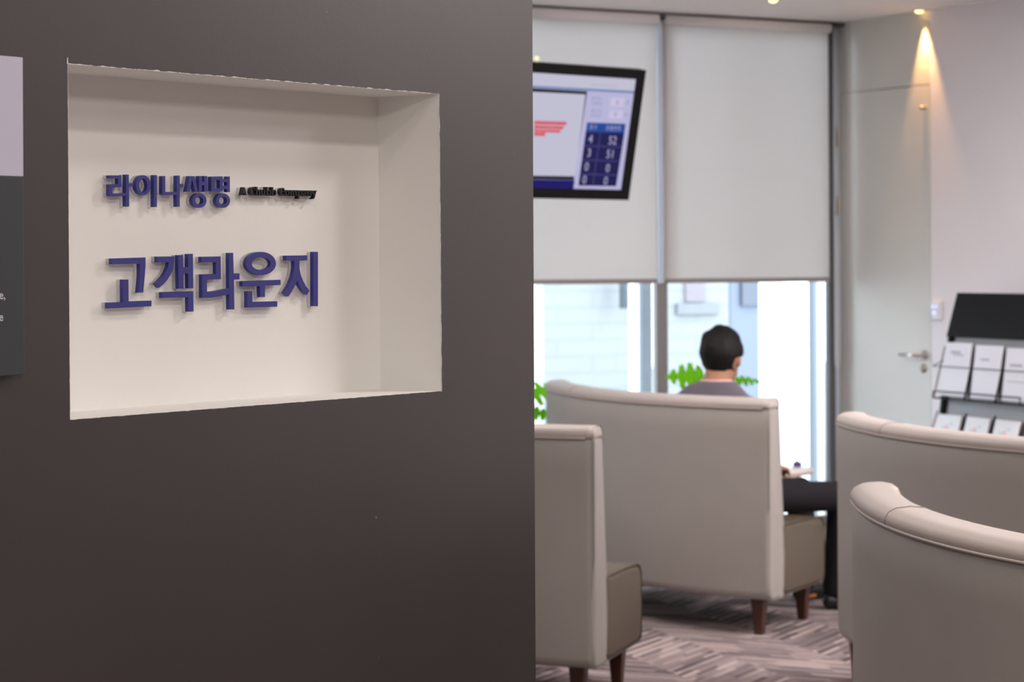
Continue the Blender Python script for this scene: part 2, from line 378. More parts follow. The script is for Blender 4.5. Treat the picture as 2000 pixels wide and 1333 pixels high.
# pale guide strip between the blinds, over the mullion
for k in (1, 2):
    a_ = tw(1284, 300, .04) if k == 1 else mids[2] + .02; b_ = tw(1296, 300, .04) if k == 1 else mids[2] - .02
    mb = MB(); mb.box(win(b_, .0335, 1.362), GD * (a_ - b_), RD * .012, Z * (CEIL - 1.40)); tag(mb.build('trim_%d' % (5 + k), M['alul']), kind='structure')

# roller blinds; the two unseen ones are added, lowered to cut side daylight
bz = 1.362
names = ['pale roller blind in the window beside the door, drawn halfway', 'pale roller blind behind the television, drawn halfway', 'unseen roller blind behind the dark wall, added lowered to block window light', 'unseen roller blind furthest left, added lowered to block window light']
e = [(tw(1618, 300, .05), tw(1298, 300, .05)), (tw(1282, 300, .05), tw(1282, 300, .05) + PW - .04), (mids[2] + .02, mids[3] - .02), (mids[3] + .02, mids[4] - .02)]
for i, (a, b) in enumerate(e):
    bz = 1.362 if i < 2 else .16
    B = empty('roller_blind', win(a, .05, CEIL), names[i], 'blind', 'roller blinds on the window wall')
    mb = MB(); mb.box(win(a, .05, bz + .02), GD * (b - a), RD * .002, Z * (CEIL - bz - .07)); mb.build('blind_fabric', M['blind'], B, loc=win(a, .05, bz))
    mb = MB(); mb.box(win(a, .042, bz), GD * (b - a), RD * .018, Z * .022); tag(mb.build('bottom_bar', mat('blind_bottom_bar', (.30, .27, .26), .5), B, bevel=.004), 'grey bottom bar')
    mb = MB(); mb.tube([win(a, .065, CEIL - .035), win(b, .065, CEIL - .035)], .024, 16); mb.build('roller_tube', M['ceil'], B, True)
    if i == 0:
        tc = tw(1632, 700, .06)
        p = [win(tc, .06, CEIL - .05), win(tc, .06, .95)] + [win(tc - .012 + .012 * math.cos(k), .06, .95 - .03 * math.sin(k)) for k in (.5, 1, 1.57, 2.1, 2.6)] + [win(tc - .024, .06, .95), win(tc - .024, .06, CEIL - .05)]
        mb = MB(); mb.tube(p, .0035, 6); tag(mb.build('pull_chain', M['white'], B, True), 'white looped pull chain')

# ------------------------------------------------------------------ dark partition with the niche
NT = .147
tl0, zl0 = wpx(132, 125, 0); tl1, zl1 = wpx(137, 820, 0); tr0, zr0 = wpx(857, 184, 0); tr1, zr1 = wpx(862, 764, 0)
QTL, QBL, QTR, QBR = (tl0, zl0), (tl1, zl1), (tr0, zr0), (tr1, zr1)    # opening corners (t, z): the cut is slightly out of square
TE = wpx(1043, 666, 0)[0]; TS = -6.0
mb = MB()
def q4(a, b, c, d, mi=0): mb.poly([a, b, c, d], mi)
def W0(p, n=0): return wp(p[0], n, p[1])
O1, O2, O3, O4 = (TS, 0), (TE, 0), (TE, CEIL), (TS, CEIL)
for qd in ((O1, O2, QBR, QBL), (O2, O3, QTR, QBR), (O3, O4, QTL, QTR), (O4, O1, QBL, QTL)): q4(*[W0(p) for p in qd])
q4(wp(TS, -.26, 0), wp(TE, -.26, 0), wp(TE, -.26, CEIL), wp(TS, -.26, CEIL))
q4(wp(TE, 0, 0), wp(TE, -.26, 0), wp(TE, -.26, CEIL), wp(TE, 0, CEIL)); q4(wp(TS, 0, 0), wp(TS, -.26, 0), wp(TS, -.26, CEIL), wp(TS, 0, CEIL))
q4(*[W0(p, -NT) for p in (QBL, QBR, QTR, QTL)], 1)
for a, b_ in ((QBL, QBR), (QBR, QTR), (QTR, QTL), (QTL, QBL)): q4(W0(a), W0(b_), W0(b_, -NT), W0(a, -NT), 1)
me = bpy.data.meshes.new('wall_front'); me.from_pydata([tuple(Vector(v) - WP) for v in mb.v], [], mb.f)
for m_ in (M['dark'], M['cream']): me.materials.append(m_)
for p, k in zip(me.polygons, mb.m): p.material_index = k
wf = bpy.data.objects.new('wall_front', me); COL.objects.link(wf); wf.location = WP; tag(wf, kind='structure')
# ragged line of bare plaster along the paint edge of the niche
mb = MB()
def ragged(A, B, nx, nz, base, amp):
    A, B = Vector(A), Vector(B); n = int((B - A).length / .004); pv = None
    for i in range(n + 1):
        c = A.lerp(B, i / n); k = (B - A).length * i / n
        w = max(0.0002, base + amp * (noise.noise(Vector((k * 60, A.x * 9 + nz, 3))) + .6 * noise.noise(Vector((k * 260, A.y, 8)))))
        a_, b_ = wp(c.x, .0006, c.y), wp(c.x + nx * w, .0006, c.y + nz * w)
        if pv: mb.poly([pv[0], a_, b_, pv[1]])
        pv = (a_, b_)
ragged(QTL, QTR, 0, 1, .0007, .0018); ragged(QBL, QBR, 0, -1, .0003, .0010)
ragged(QBR, QTR, 1, 0, .0008, .0010); ragged(QBL, QTL, -1, 0, .0006, .0007)
x_, z_ = QTL; mb.poly([wp(x_ - .002, .0007, z_), wp(x_ + .0005, .0007, z_), wp(x_, .0007, z_ + .011), wp(x_ - .0015, .0007, z_ + .009)])
tag(mb.build('trim_4', M['chip']), kind='structure')
# small scuffs and specks on the dark paint
mb = MB()
for px, py, r in ((735, 1011, .0022), (740, 1285, .0013), (638, 23, .0013), (1004, 300, .0010)):
    t, z = wpx(px, py, 0.0005); mb.poly([wp(t + r * math.cos(k * PI / 4) * (1 + .3 * (k % 2)), .0005, z + r * math.sin(k * PI / 4)) for k in range(8)])
tag(mb.build('trim_5', mat('paint_speck', (.22, .19, .18), .6)), kind='structure')

# ------------------------------------------------------------------ niche lettering
FRONT = -NT + .0160; MIDN = -NT + .0080
def crop(ox, oy, k): return lambda pts: [(ox + x / k, oy + y / k) for x, y in pts]
def ring(cx, cy, rx, ry, n=40, pw=2.0): return [(cx + rx * math.cos(2 * PI * i / n), cy + ry * math.sin(2 * PI * i / n)) for i in range(n)]
def prism(mb, outer, hole, n0, n1):
    """outer/hole in (t,z); extrude between wall offsets n0<n1, triangulated caps"""
    from mathutils.geometry import tessellate_polygon
    loops = [outer] + ([hole] if hole else [])
    flat = [p for l in loops for p in l]
    tri = tessellate_polygon([[Vector((x, z, 0)) for x, z in l] for l in loops])
    b = len(flat); vs = [wp(x, n1, z) for x, z in flat] + [wp(x, n0, z) for x, z in flat]
    fs = [tuple(t) for t in tri] + [tuple(i + b for i in t[::-1]) for t in tri]
    k = 0
    for l in loops:
        m = len(l)
        for i in range(m): fs.append((k + i, k + (i + 1) % m, b + k + (i + 1) % m, b + k + i))
        k += m
    mb.add(vs, fs)
def letter(shapes, label, facem, name='sign_letter', px=True, grp=None):
    sh = []
    for s in shapes:
        o, h = s if isinstance(s, tuple) else (s, None)
        if px: o = [wpx(x, y, FRONT) for x, y in o]; h = [wpx(x, y, FRONT) for x, y in h] if h else None
        sh.append((o, h))
    t0 = sum(p[0] for p in sh[0][0]) / len(sh[0][0]); z0 = min(p[1] for s in sh for p in s[0])
    E = empty(name, wp(t0, -NT, z0), label, 'letter', grp)
    a = MB(); b = MB()
    for o, h in sh: prism(a, o, h, MIDN, FRONT); prism(b, o, h, -NT + .0003, MIDN - .0002)
    a.build('letter_face', facem, E, loc=wp(t0, -NT, z0)); tag(b.build('letter_backing', M['clear'], E, loc=wp(t0, -NT, z0)), 'clear acrylic backing')
    return E
G1 = 'large blue letters of the lower row'; G2 = 'small blue letters of the upper row'; G3 = 'tiny black letters of the English line'
K = 10.25
c = crop(195, 490, K)
letter([c([(248, 157), (917, 135), (915, 300), (900, 520), (870, 838), (770, 843), (790, 650), (803, 480), (803, 262), (248, 272)]),
        c([(463, 577), (573, 577), (578, 1015), (1035, 1000), (1035, 1115), (170, 1157), (170, 1040), (470, 1030)])], 'large blue letter 고, first of the lower row in the niche', M['blue'], grp=G1)
c = crop(285, 485, K)
letter([c([(235, 168), (575, 165), (568, 300), (540, 430), (490, 540), (420, 645), (340, 735), (265, 795), (195, 705), (260, 655), (340, 570), (405, 470), (445, 370), (460, 288), (235, 288)]),
        c([(645, 140), (742, 137), (747, 377), (845, 375), (842, 117), (942, 113), (950, 805), (850, 808), (848, 510), (750, 512), (752, 812), (658, 815)]),
        c([(328, 880), (950, 862), (955, 1270), (852, 1275), (850, 985), (328, 998)])], 'large blue letter 객, second of the lower row in the niche', M['blue'], grp=G1)
c = crop(375, 485, K)
letter([c([(193, 172), (573, 165), (580, 622), (297, 632), (302, 872), (420, 868), (530, 850), (625, 830), (760, 805), (760, 925), (560, 965), (420, 990), (300, 997), (205, 998), (203, 525), (482, 515), (480, 285), (193, 287)]),
        c([(740, 95), (825, 93), (835, 505), (952, 505), (952, 627), (840, 632), (850, 1228), (748, 1230)])], 'large blue letter 라, third of the lower row in the niche', M['blue'], grp=G1)
c = crop(455, 480, K)
letter([(c(ring(563, 359, 299, 234)), c(ring(567, 362, 190, 128))),
        c([(192, 712), (955, 685), (957, 790), (642, 805), (642, 1030), (545, 1033), (542, 815), (192, 820)]),
        c([(288, 915), (387, 912), (390, 1128), (888, 1115), (888, 1225), (290, 1243)])], 'large blue letter 운 with a ring on top, fourth of the lower row', M['blue'], grp=G1)
c = crop(525, 480, K)
letter([c([(347, 200), (772, 195), (772, 298), (613, 303), (618, 460), (640, 580), (690, 710), (750, 820), (820, 905), (765, 985), (700, 930), (650, 865), (605, 785), (570, 700), (540, 775), (500, 850), (450, 940), (388, 1022), (308, 945), (370, 855), (430, 745), (480, 620), (508, 470), (512, 305), (347, 303)]),
        c([(892, 125), (985, 125), (985, 1215), (892, 1213)])], 'large blue letter 지, last of the lower row in the niche', M['blue'], grp=G1)
c = crop(195, 335, 15.385)
letter([c([(290, 118), (648, 118), (652, 472), (380, 490), (388, 662), (790, 650), (790, 745), (340, 757), (300, 740), (288, 700), (290, 390), (555, 383), (552, 215), (290, 215)]),
        c([(783, 95), (870, 95), (878, 355), (1010, 355), (1010, 458), (878, 462), (885, 1058), (785, 1060)])], 'small blue letter 라, first of the upper row in the niche', M['blue'], grp=G2)
letter([(c(ring(1308, 416, 225, 304)), c(ring(1308, 425, 120, 212))), c([(1625, 110), (1720, 112), (1715, 1072), (1625, 1072)])], 'small blue letter 이, ring and upright bar, second of the upper row', M['blue'], grp=G2)
c = crop(295, 335, 16.66)
letter([c([(370, 150), (465, 152), (468, 668), (845, 665), (845, 770), (440, 775), (385, 745), (366, 690)]),
        c([(840, 135), (935, 135), (940, 410), (1060, 405), (1050, 520), (940, 520), (935, 1155), (835, 1155)])], 'small blue letter 나, third of the upper row in the niche', M['blue'], grp=G2)
c = crop(350, 335, 16.66)
letter([c([(330, 152), (500, 155), (545, 330), (618, 660), (515, 660), (440, 330), (418, 262), (350, 660), (235, 660), (300, 330)]),
        c([(645, 150), (740, 150), (745, 340), (818, 335), (815, 150), (912, 150), (915, 660), (818, 662), (818, 452), (745, 452), (742, 660), (640, 660)]),
        (c(ring(660, 950, 230, 238)), c(ring(657, 948, 128, 132)))], 'small blue letter 생 with a ring below, fourth of the upper row', M['blue'], grp=G2)
letter([(c([(1045, 168), (1415, 160), (1418, 650), (1080, 655), (1050, 635), (1045, 600)]), c([(1145, 280), (1325, 280), (1325, 550), (1145, 550)])),
        c([(1417, 245), (1562, 245), (1562, 165), (1650, 165), (1650, 675), (1565, 675), (1562, 575), (1417, 570), (1417, 468), (1560, 465), (1560, 350), (1417, 350)]),
        (c(ring(1428, 953, 228, 237)), c(ring(1425, 950, 128, 130)))], 'small blue letter 명 with a ring below, last of the upper row', M['blue'], grp=G2)

# tiny serif letters: polygons in a unit box (0..1 wide, 0..1 cap height)
def rc(a, b, c_, d): return [(a, b), (c_, b), (c_, d), (a, d)]
def arcr(cx, cz, rx, rz, a0, a1, n=14): return [(cx + rx * math.cos(R(a0 + (a1 - a0) * i / n)), cz + rz * math.sin(R(a0 + (a1 - a0) * i / n))) for i in range(n + 1)]
def Cc(x1=.62): return [arcr(.52, .5, .52, .52, 45, 315) + arcr(.56, .5, .22, .38, 315, 45)[::1], rc(.74, .62, .9, .95), rc(.8, .02, .9, .2)]
XH = .74
def oo(cx, rx, x0=0): return (ring(cx, XH / 2, rx, XH / 2 + .02, 24), ring(cx, XH / 2, rx * .42, XH / 2 - .12, 24))
FONT = {
 'A': [[(0, 0), (.34, 1), (.62, 1), (1, 0), (.6, 0), (.54, .25), (.28, .25), (.2, 0)], rc(0, 0, .3, .06), rc(.5, 0, 1.05, .06)],
 'C': Cc(), 
 'h': [rc(.08, 0, .40, 1.08), rc(-.05, 1.02, .3, 1.08), rc(0, 0, .48, .06), [(.38, .55), (.5, XH), (.7, XH + .02), (.86, XH - .05), (.92, .6), (.92, 0), (.62, 0), (.62, .55), (.5, .58)], rc(.56, 0, 1.0, .06)],
 'u': [rc(.08, .16, .38, XH), rc(-.02, XH - .06, .3, XH), [(.08, .25), (.14, .05), (.3, -.02), (.5, .02), (.64, .15), (.64, .3), (.5, .14), (.38, .2)], rc(.62, 0, .92, XH), rc(.5, XH - .06, .8, XH), rc(.7, 0, 1.02, .06)],
 'b': [rc(.08, 0, .38, 1.08), rc(-.06, 1.02, .25, 1.08), oo(.62, .36)],
 'o': [oo(.5, .5)],
 'm': [rc(.05, 0, .25, XH), rc(-.02, XH - .06, .2, XH), rc(0, 0, .3, .06), [(.22, .5), (.32, XH), (.45, XH + .02), (.56, XH - .06), (.58, .5), (.58, 0), (.4, 0), (.4, .55)], [(.56, .5), (.66, XH), (.8, XH + .02), (.92, XH - .06), (.94, .5), (.94, 0), (.75, 0), (.75, .55)], rc(.36, 0, .64, .06), rc(.7, 0, 1.0, .06)],
 'p': [rc(.08, -.32, .38, XH), rc(-.04, XH - .06, .3, XH), rc(-.02, -.34, .52, -.28), oo(.62, .36)],
 'a': [[(.1, .55), (.3, .5), (.38, .66), (.55, .6), (.55, .1), (.9, .0), (1.0, .1), (.9, .14), (.88, .6), (.7, XH), (.4, XH + .02), (.14, XH - .06)], (ring(.4, .2, .36, .22, 16), ring(.42, .2, .12, .1, 16))],
 'n': [rc(.08, 0, .38, XH), rc(-.03, XH - .06, .3, XH), rc(0, 0, .46, .06), [(.36, .5), (.5, XH), (.7, XH + .02), (.86, XH - .05), (.92, .6), (.92, 0), (.62, 0), (.62, .55), (.5, .58)], rc(.56, 0, 1.0, .06)],
 'y': [[(.0, XH), (.38, XH), (.62, .3), (.78, XH), (.95, XH), (.62, -.12), (.5, -.3), (.3, -.36), (.08, -.34), (.08, -.18), (.3, -.2), (.44, -.08), (.45, .02)], rc(-.04, XH - .06, .5, XH), rc(.62, XH - .06, 1.04, XH)],
}
spec = [('A', 472, 482), ('C', 489.5, 499.5), ('h', 499.5, 509.5), ('u', 509.5, 519), ('b', 519.5, 529.8), ('b', 530.2, 540.3), ('C', 547.5, 557), ('o', 557.3, 565.8), ('m', 566.5, 580.5), ('p', 581, 591), ('a', 591.5, 598.8), ('n', 599.3, 609), ('y', 608.5, 619)]
lab = ['tiny black letter A that starts the English line', 'tiny black capital C after the letter A', 'tiny black letter h after the first capital C', 'tiny black letter u between h and b', 'tiny black letter b, first of the two b side by side', 'tiny black letter b, second of the two b side by side',
       'tiny black capital C in the middle of the English line', 'tiny black letter o after the second capital C', 'tiny black letter m before the letter p', 'tiny black letter p with its stem below the line', 'tiny black letter a after the letter p', 'tiny black letter n before the last letter', 'tiny black letter y that ends the English line']
_, zb0 = wpx(475, 381.6, FRONT); _, zc0 = wpx(475, 365.8, FRONT); _, zb1 = wpx(600, 383.6, FRONT); CH = zc0 - zb0
tq0, tq1 = wpx(475, 375, FRONT)[0], wpx(600, 375, FRONT)[0]
for (ch, xa, xb), lb in zip(spec, lab):
    ta = wpx(xa, 375, FRONT)[0]; tb = wpx(xb, 375, FRONT)[0]
    f = lambda pts: [(ta + (tb - ta) * x, zb0 + (zb1 - zb0) * (ta + (tb - ta) * x - tq0) / (tq1 - tq0) + CH * z) for x, z in pts]
    letter([(f(s[0]), f(s[1])) if isinstance(s, tuple) else f(s) for s in FONT[ch]], lb, M['blackp'], px=False, grp=G3)

def text_mesh(body, size=1.0, bold=0.0):
    cu = bpy.data.curves.new('t', 'FONT'); cu.body = body; cu.size = size; cu.align_x = 'CENTER'; cu.align_y = 'CENTER'; cu.offset = bold; cu.resolution_u = 3
    o = bpy.data.objects.new('t', cu); COL.objects.link(o); dg = bpy.context.evaluated_depsgraph_get(); dg.update()
    me = bpy.data.meshes.new_from_object(o.evaluated_get(dg)); vs = [v.co.copy() for v in me.vertices]; fs = [tuple(p.vertices) for p in me.polygons]
    bpy.data.objects.remove(o); bpy.data.curves.remove(cu); bpy.data.meshes.remove(me); return vs, fs

# information sign at the left edge
sn = .022
tR = (wpx(44, 110, sn)[0] + wpx(49, 735, sn)[0]) / 2; zT = wpx(20, 110, sn)[1]; zM = wpx(40, 345, sn)[1]; zBt = wpx(40, 733, sn)[1]
SG = empty('wall_sign', wp(tR - .4, 0, zBt), 'two-tone sign board at the left edge, lilac white above slate grey', 'sign')
mb = MB(); mb.box(wp(tR - .8, .004, zM), WU * .8, WN * (sn - .004), Z * (zT - zM)); tag(mb.build('upper_panel', M['lilac'], SG, bevel=.001), 'lilac white panel')
mb = MB(); mb.box(wp(tR - .8, .004, zBt), WU * .8, WN * (sn - .004), Z * (zM - zBt)); tag(mb.build('lower_panel', M['slate'], SG, bevel=.001), 'slate grey panel')
for body, px, py in (('e,', 4.6, 581), ('e', 2.4, 622)):
    vs, fs = text_mesh(body, .0178 * 1.0, .0002); t, z = wpx(px, py, sn + .0006); mb = MB()
    x0 = (min(v.x for v in vs) + max(v.x for v in vs)) / 2; y0 = sum(v.y for v in vs) / len(vs)
    mb.add([wp(t + v.x - x0, sn + .0006, z + (v.y - y0) * 1.0) for v in vs], fs)
    tag(mb.build('sign_lettering', M['stxt'], SG), 'grey letter at the end of a text line')

# ------------------------------------------------------------------ sofas
LEN, RT0, RT1 = 1.885, 14.0, 8.0     # back length, heading turn = RT0*s + RT1*s*s degrees
def path():
    """outer line of the back in plan, tip -> end; x,y,heading"""
    out = []; ds = .02; x = y = 0.0
    pts = []
    s = 0; px, py = 0, 0; h = -90.0; back = [(0, 0, -90.0)]
    Rt = .13
    n = 14
    for i in range(1, n + 1):
        a = 46.0 * i / n
        back.append((Rt * (1 - math.cos(R(a))), Rt * math.sin(R(a)), -90.0 - a))
    pts = back[::-1]
    x = y = 0.0; n = int(LEN / .03)
    for i in range(1, n + 1):
        sm_ = LEN * (i - .5) / n; se = LEN * i / n; hh = -90 + RT0 * sm_ + RT1 * sm_ ** 2; d = LEN / n
        x += d * math.cos(R(hh)); y += d * math.sin(R(hh)); pts.append((x, y, -90 + RT0 * se + RT1 * se ** 2))
    return pts
PTH = path(); EV = Vector((PTH[-1][0], PTH[-1][1], 0)); ZERO = 14
def sweep(mb, prof, i0, i1, rs, re, skew=True):
    """sweep a closed (d,z) profile along the path; rs, re = rounding radius at start and end"""
    rings = []
    cd = (min(p[0] for p in prof) + max(p[0] for p in prof)) / 2; cz = (min(p[1] for p in prof) + max(p[1] for p in prof)) / 2
    hd = (max(p[0] for p in prof) - min(p[0] for p in prof)) / 2; hz = (max(p[1] for p in prof) - min(p[1] for p in prof)) / 2
    def ringp(i, along, shr):
        x, y, h = PTH[i]; H = Vector((math.cos(R(h)), math.sin(R(h)), 0)); N = Vector((-H.y, H.x, 0)); r = []
        for d, z in prof:
            dd = cd + (d - cd) * (1 - shr / hd); zz = cz + (z - cz) * (1 - min(shr, .02 if hz > .1 else shr * .5) / hz)
            sk = 0
            rem = max(0, 1 - (len(PTH) - 1 - i) * .031 / .35)
            if skew and rem > 0: sk = -dd * math.tan(R(3)) * rem
            r.append(Vector((x, y, 0)) + H * (along + sk) + N * dd + Z * zz)
        return r
    K_ = 5
    for k in range(K_): a = PI / 2 * (1 - k / K_); rings.append(ringp(i0, rs - rs * math.sin(a), rs * (1 - math.cos(a))))
    for i in range(i0 + (1 if rs > .02 else 0), i1 + 1 - (1 if re > .02 else 0)): rings.append(ringp(i, 0 if (i > i0 and i < i1) else 0, 0))
    for k in range(1, K_ + 1): a = PI / 2 * k / K_; rings.append(ringp(i1, -re + re * math.sin(a), re * (1 - math.cos(a))))
    n = len(prof); vs = [p for r in rings for p in r]; fs = []
    for j in range(len(rings) - 1):
        for k in range(n): fs.append((j * n + k, j * n + (k + 1) % n, (j + 1) * n + (k + 1) % n, (j + 1) * n + k))
    fs += [tuple(range(n)), tuple((len(rings) - 1) * n + k for k in range(n - 1, -1, -1))]
    mb.add(vs, fs)
def make_sofa():
    r = empty('curved_sofa', (0, 0, 0))
    n = len(PTH) - 1
    back = [(.030, .145), (.008, .155), (.0, .18), (.0, .50), (.0, .80), (.001, .886), (.006, .892), (.055, .895), (.100, .892), (.106, .88), (.118, .75), (.135, .58), (.150, .44), (.158, .30), (.156, .18), (.145, .150), (.125, .143)]
    mb = MB(); sweep(mb, back, 0, n, .05, .014); mb.build('backrest', M['leather'], r, True)
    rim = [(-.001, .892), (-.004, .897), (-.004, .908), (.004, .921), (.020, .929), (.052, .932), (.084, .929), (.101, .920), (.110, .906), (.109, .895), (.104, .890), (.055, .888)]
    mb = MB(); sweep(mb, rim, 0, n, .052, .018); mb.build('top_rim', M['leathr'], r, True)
    # piping under the rim
    P = []
    for i, (x, y, h) in enumerate(PTH): 
        N = Vector((-math.sin(R(h)), math.cos(R(h)), 0)); P.append(Vector((x, y, .8915)) - N * .0025)
    P[0] = P[0] + Vector((0, 0, 0)); mb = MB(); mb.tube(P[1:-1], .0035, 8); mb.build('piping', M['leathr'], r, True)
    # seam across the rim
    x, y, h = PTH[ZERO + 18]; N = Vector((-math.sin(R(h)), math.cos(R(h)), 0)); H = Vector((math.cos(R(h)), math.sin(R(h)), 0)); mb = MB()
    mb.tube([Vector((x, y, z)) + N * d + H * (.02 - d * .1) for d, z in ((-.004, .896), (-.004, .908), (.004, .9215), (.020, .9295), (.052, .9325), (.084, .9295), (.101, .9205), (.110, .906))], .0014, 6); mb.build('rim_seam', M['seam'], r, True)
    seat = [(.15, .16), (.18, .150), (.565, .150), (.605, .158), (.617, .18), (.620, .28), (.617, .385), (.600, .410), (.565, .421), (.40, .426), (.20, .426), (.15, .424)]
    mb = MB(); sweep(mb, seat, ZERO + 3, n, .03, .020); mb.build('seat', M['seat'], r, True)
    # piping line on the seat front is part of the seat; legs
    def leg(i, d, along=0):
        x, y, h = PTH[i]; H = Vector((math.cos(R(h)), math.sin(R(h)), 0)); N = Vector((-H.y, H.x, 0)); c_ = Vector((x, y, 0)) + N * d + H * along
        mb = MB(); vs = []; out = (c_ - Vector((.75, -.6, 0))).normalized() * 0
        for z, w in ((0, .017), (.075, .022), (.150, .028)):
            for a, b in ((-1, -1), (1, -1), (1, 1), (-1, 1)): vs.append(c_ + H * a * w + N * b * w + Z * z)
        mb.add(vs, [(0, 1, 2, 3), (11, 10, 9, 8)] + [(j * 4 + k, j * 4 + (k + 1) % 4, (j + 1) * 4 + (k + 1) % 4, (j + 1) * 4 + k) for j in range(2) for k in range(4)])
        o = mb.build('leg', M['wood'], r, bevel=.004, loc=c_)
    leg(n, .085, -.085); leg(n, .545, -.10); leg(ZERO + 1, .06, 0); leg(ZERO + 5, .545, 0); leg((n + ZERO) // 2 + 2, .08); 
    return r
def copy_tree(o, parent=None):
    c_ = o.copy(); COL.objects.link(c_)
    if parent is not None: c_.parent = parent
    for ch in list(o.children): copy_tree(ch, c_)
    return c_
proto = make_sofa()
def place(o, rot, anchor_local, world, label):
    a = Matrix.Rotation(R(rot), 3, 'Z') @ Vector(anchor_local); o.location = Vector((world[0] - a.x, world[1] - a.y, 0)); o.rotation_euler = (0, 0, R(rot)); tag(o, label, 'sofa')
    o['group'] = 'beige curved sofas of the lounge'
SB = proto; place(SB, 5.1, (0, 0, 0), (.152, 10.969), 'beige curved sofa on which the man sits, right end towards the window')
SA = copy_tree(SB); place(SA, 15, EV, (.262, 7.79), 'beige curved sofa partly hidden by the dark wall edge')
SC = copy_tree(SB); place(SC, 1.7, (0, 0, 0), (1.1355, 8.451), 'beige curved sofa in front of the magazine rack')
SD = copy_tree(SB); place(SD, -5.4, (0, 0, 0), (.801, 5.714), 'nearest curved sofa, cut by the lower right corner of the photo')

# ------------------------------------------------------------------ seated man
def loft(mb, pts, radii, n=16, side=None, caps=(0, -1)):
    """tube with elliptical section (ra along 'side', rb across)"""
    pts = [Vector(p) for p in pts]; vs = []; fs = []; m = len(pts)
    for i, p in enumerate(pts):
        d = (pts[min(i + 1, m - 1)] - pts[max(i - 1, 0)]).normalized(); s_ = Vector(side) if side is not None else (Vector((0, 0, 1)) if abs(d.z) < .8 else Vector((1, 0, 0)))
        x = (s_ - d * s_.dot(d)).normalized(); y = d.cross(x); ra, rb = radii[i] if isinstance(radii[i], tuple) else (radii[i], radii[i])
        for k in range(n): a = 2 * PI * k / n; vs.append(p + x * (ra * math.cos(a)) + y * (rb * math.sin(a)))
    for i in range(m - 1):
        for k in range(n): fs.append((i * n + k, i * n + (k + 1) % n, (i + 1) * n + (k + 1) % n, (i + 1) * n + k))
    fs += [tuple(range(n - 1, -1, -1)), tuple((m - 1) * n + k for k in range(n))]
    mb.add(vs, fs)
    for i in [c_ % m for c_ in caps]:
        ra, rb = radii[i] if isinstance(radii[i], tuple) else (radii[i], radii[i]); r_ = min(ra, rb); mb.ell(pts[i], r_, r_, r_, nu=12, nv=8)
def remesh(mb, name, m, parent, vox, smooth=6, loc=None):
    o = mb.build(name, m, parent, True, loc=loc)
    r_ = o.modifiers.new('r', 'REMESH'); r_.mode = 'VOXEL'; r_.voxel_size = vox; r_.use_smooth_shade = True
    s_ = o.modifiers.new('s', 'SMOOTH'); s_.factor = .5; s_.iterations = smooth
    dg = bpy.context.evaluated_depsgraph_get(); dg.update(); me = bpy.data.meshes.new_from_object(o.evaluated_get(dg)); o.modifiers.clear(); o.data = me
    if not me.materials: me.materials.append(m)
    for p in me.polygons: p.use_smooth = True
    return o
F = Vector((math.cos(R(52)), math.sin(R(52)), 0)); SR = Vector((F.y, -F.x, 0))      # torso facing, right-hand side
HF = Vector((math.cos(R(64)), math.sin(R(64)), 0)); HR = Vector((HF.y, -HF.x, 0))   # head facing
PEL = Vector((.875, 9.915, .545)); CHE = Vector((.820, 9.882, .80)); NKB = Vector((.838, 9.900, .955)); HEAD = Vector((.860, 9.935, 1.070))
MAN = empty('person', (PEL.x, PEL.y, 0), 'man in a grey shirt seated on a curved sofa, seen from behind', 'person')
shR = CHE + SR * .168 + Z * .058; shL = CHE - SR * .168 + Z * .058
elR = shR + SR * .03 + F * .06 - Z * .24; elL = shL - SR * .03 + F * .08 - Z * .24
haR = Vector((1.075, 10.035, .605)); haL = Vector((.97, 10.20, .60))
hipR = PEL + SR * .085 - Z * .045; hipL = PEL - SR * .085 - Z * .045
knR = Vector((1.375, 10.10, .482)); anR = Vector((1.352, 10.16, .09)); knL = Vector((1.23, 10.37, .475)); anL = Vector((1.25, 10.42, .09))
b = MB()
loft(b, [PEL, PEL * .6 + CHE * .4, CHE, CHE + Z * .07, NKB - Z * .01], [(.150, .105), (.140, .100), (.168, .108), (.165, .095), (.075, .065)], side=SR)
loft(b, [NKB - Z * .05, NKB + Z * .02, HEAD - Z * .05 - HF * .02], [(.062, .062), (.056, .058), (.058, .062)], side=SR)
HM = Matrix((HR, HF, Z)).transposed()
b.ell(HEAD + Z * .012, .076, .096, .100, HM, 28, 18); b.ell(HEAD - Z * .055 + HF * .028, .056, .062, .060, HM, 20, 12)   # skull, jaw
b.ell(HEAD - Z * .022 + HF * .098, .012, .016, .022, HM, 10, 8)                                     # nose
b.ell(HEAD - Z * .058 + HF * .090, .022, .008, .006, HM, 10, 8); b.ell(HEAD - Z * .067 + HF * .088, .020, .008, .006, HM, 10, 8)  # lips
b.ell(HEAD + Z * .016 + HF * .086, .05, .014, .010, HM, 12, 8)                                      # brow
for s_ in (1, -1): b.ell(HEAD - Z * .012 + HR * s_ * .079 - HF * .006, .008, .015, .028, HM, 12, 10)   # ears
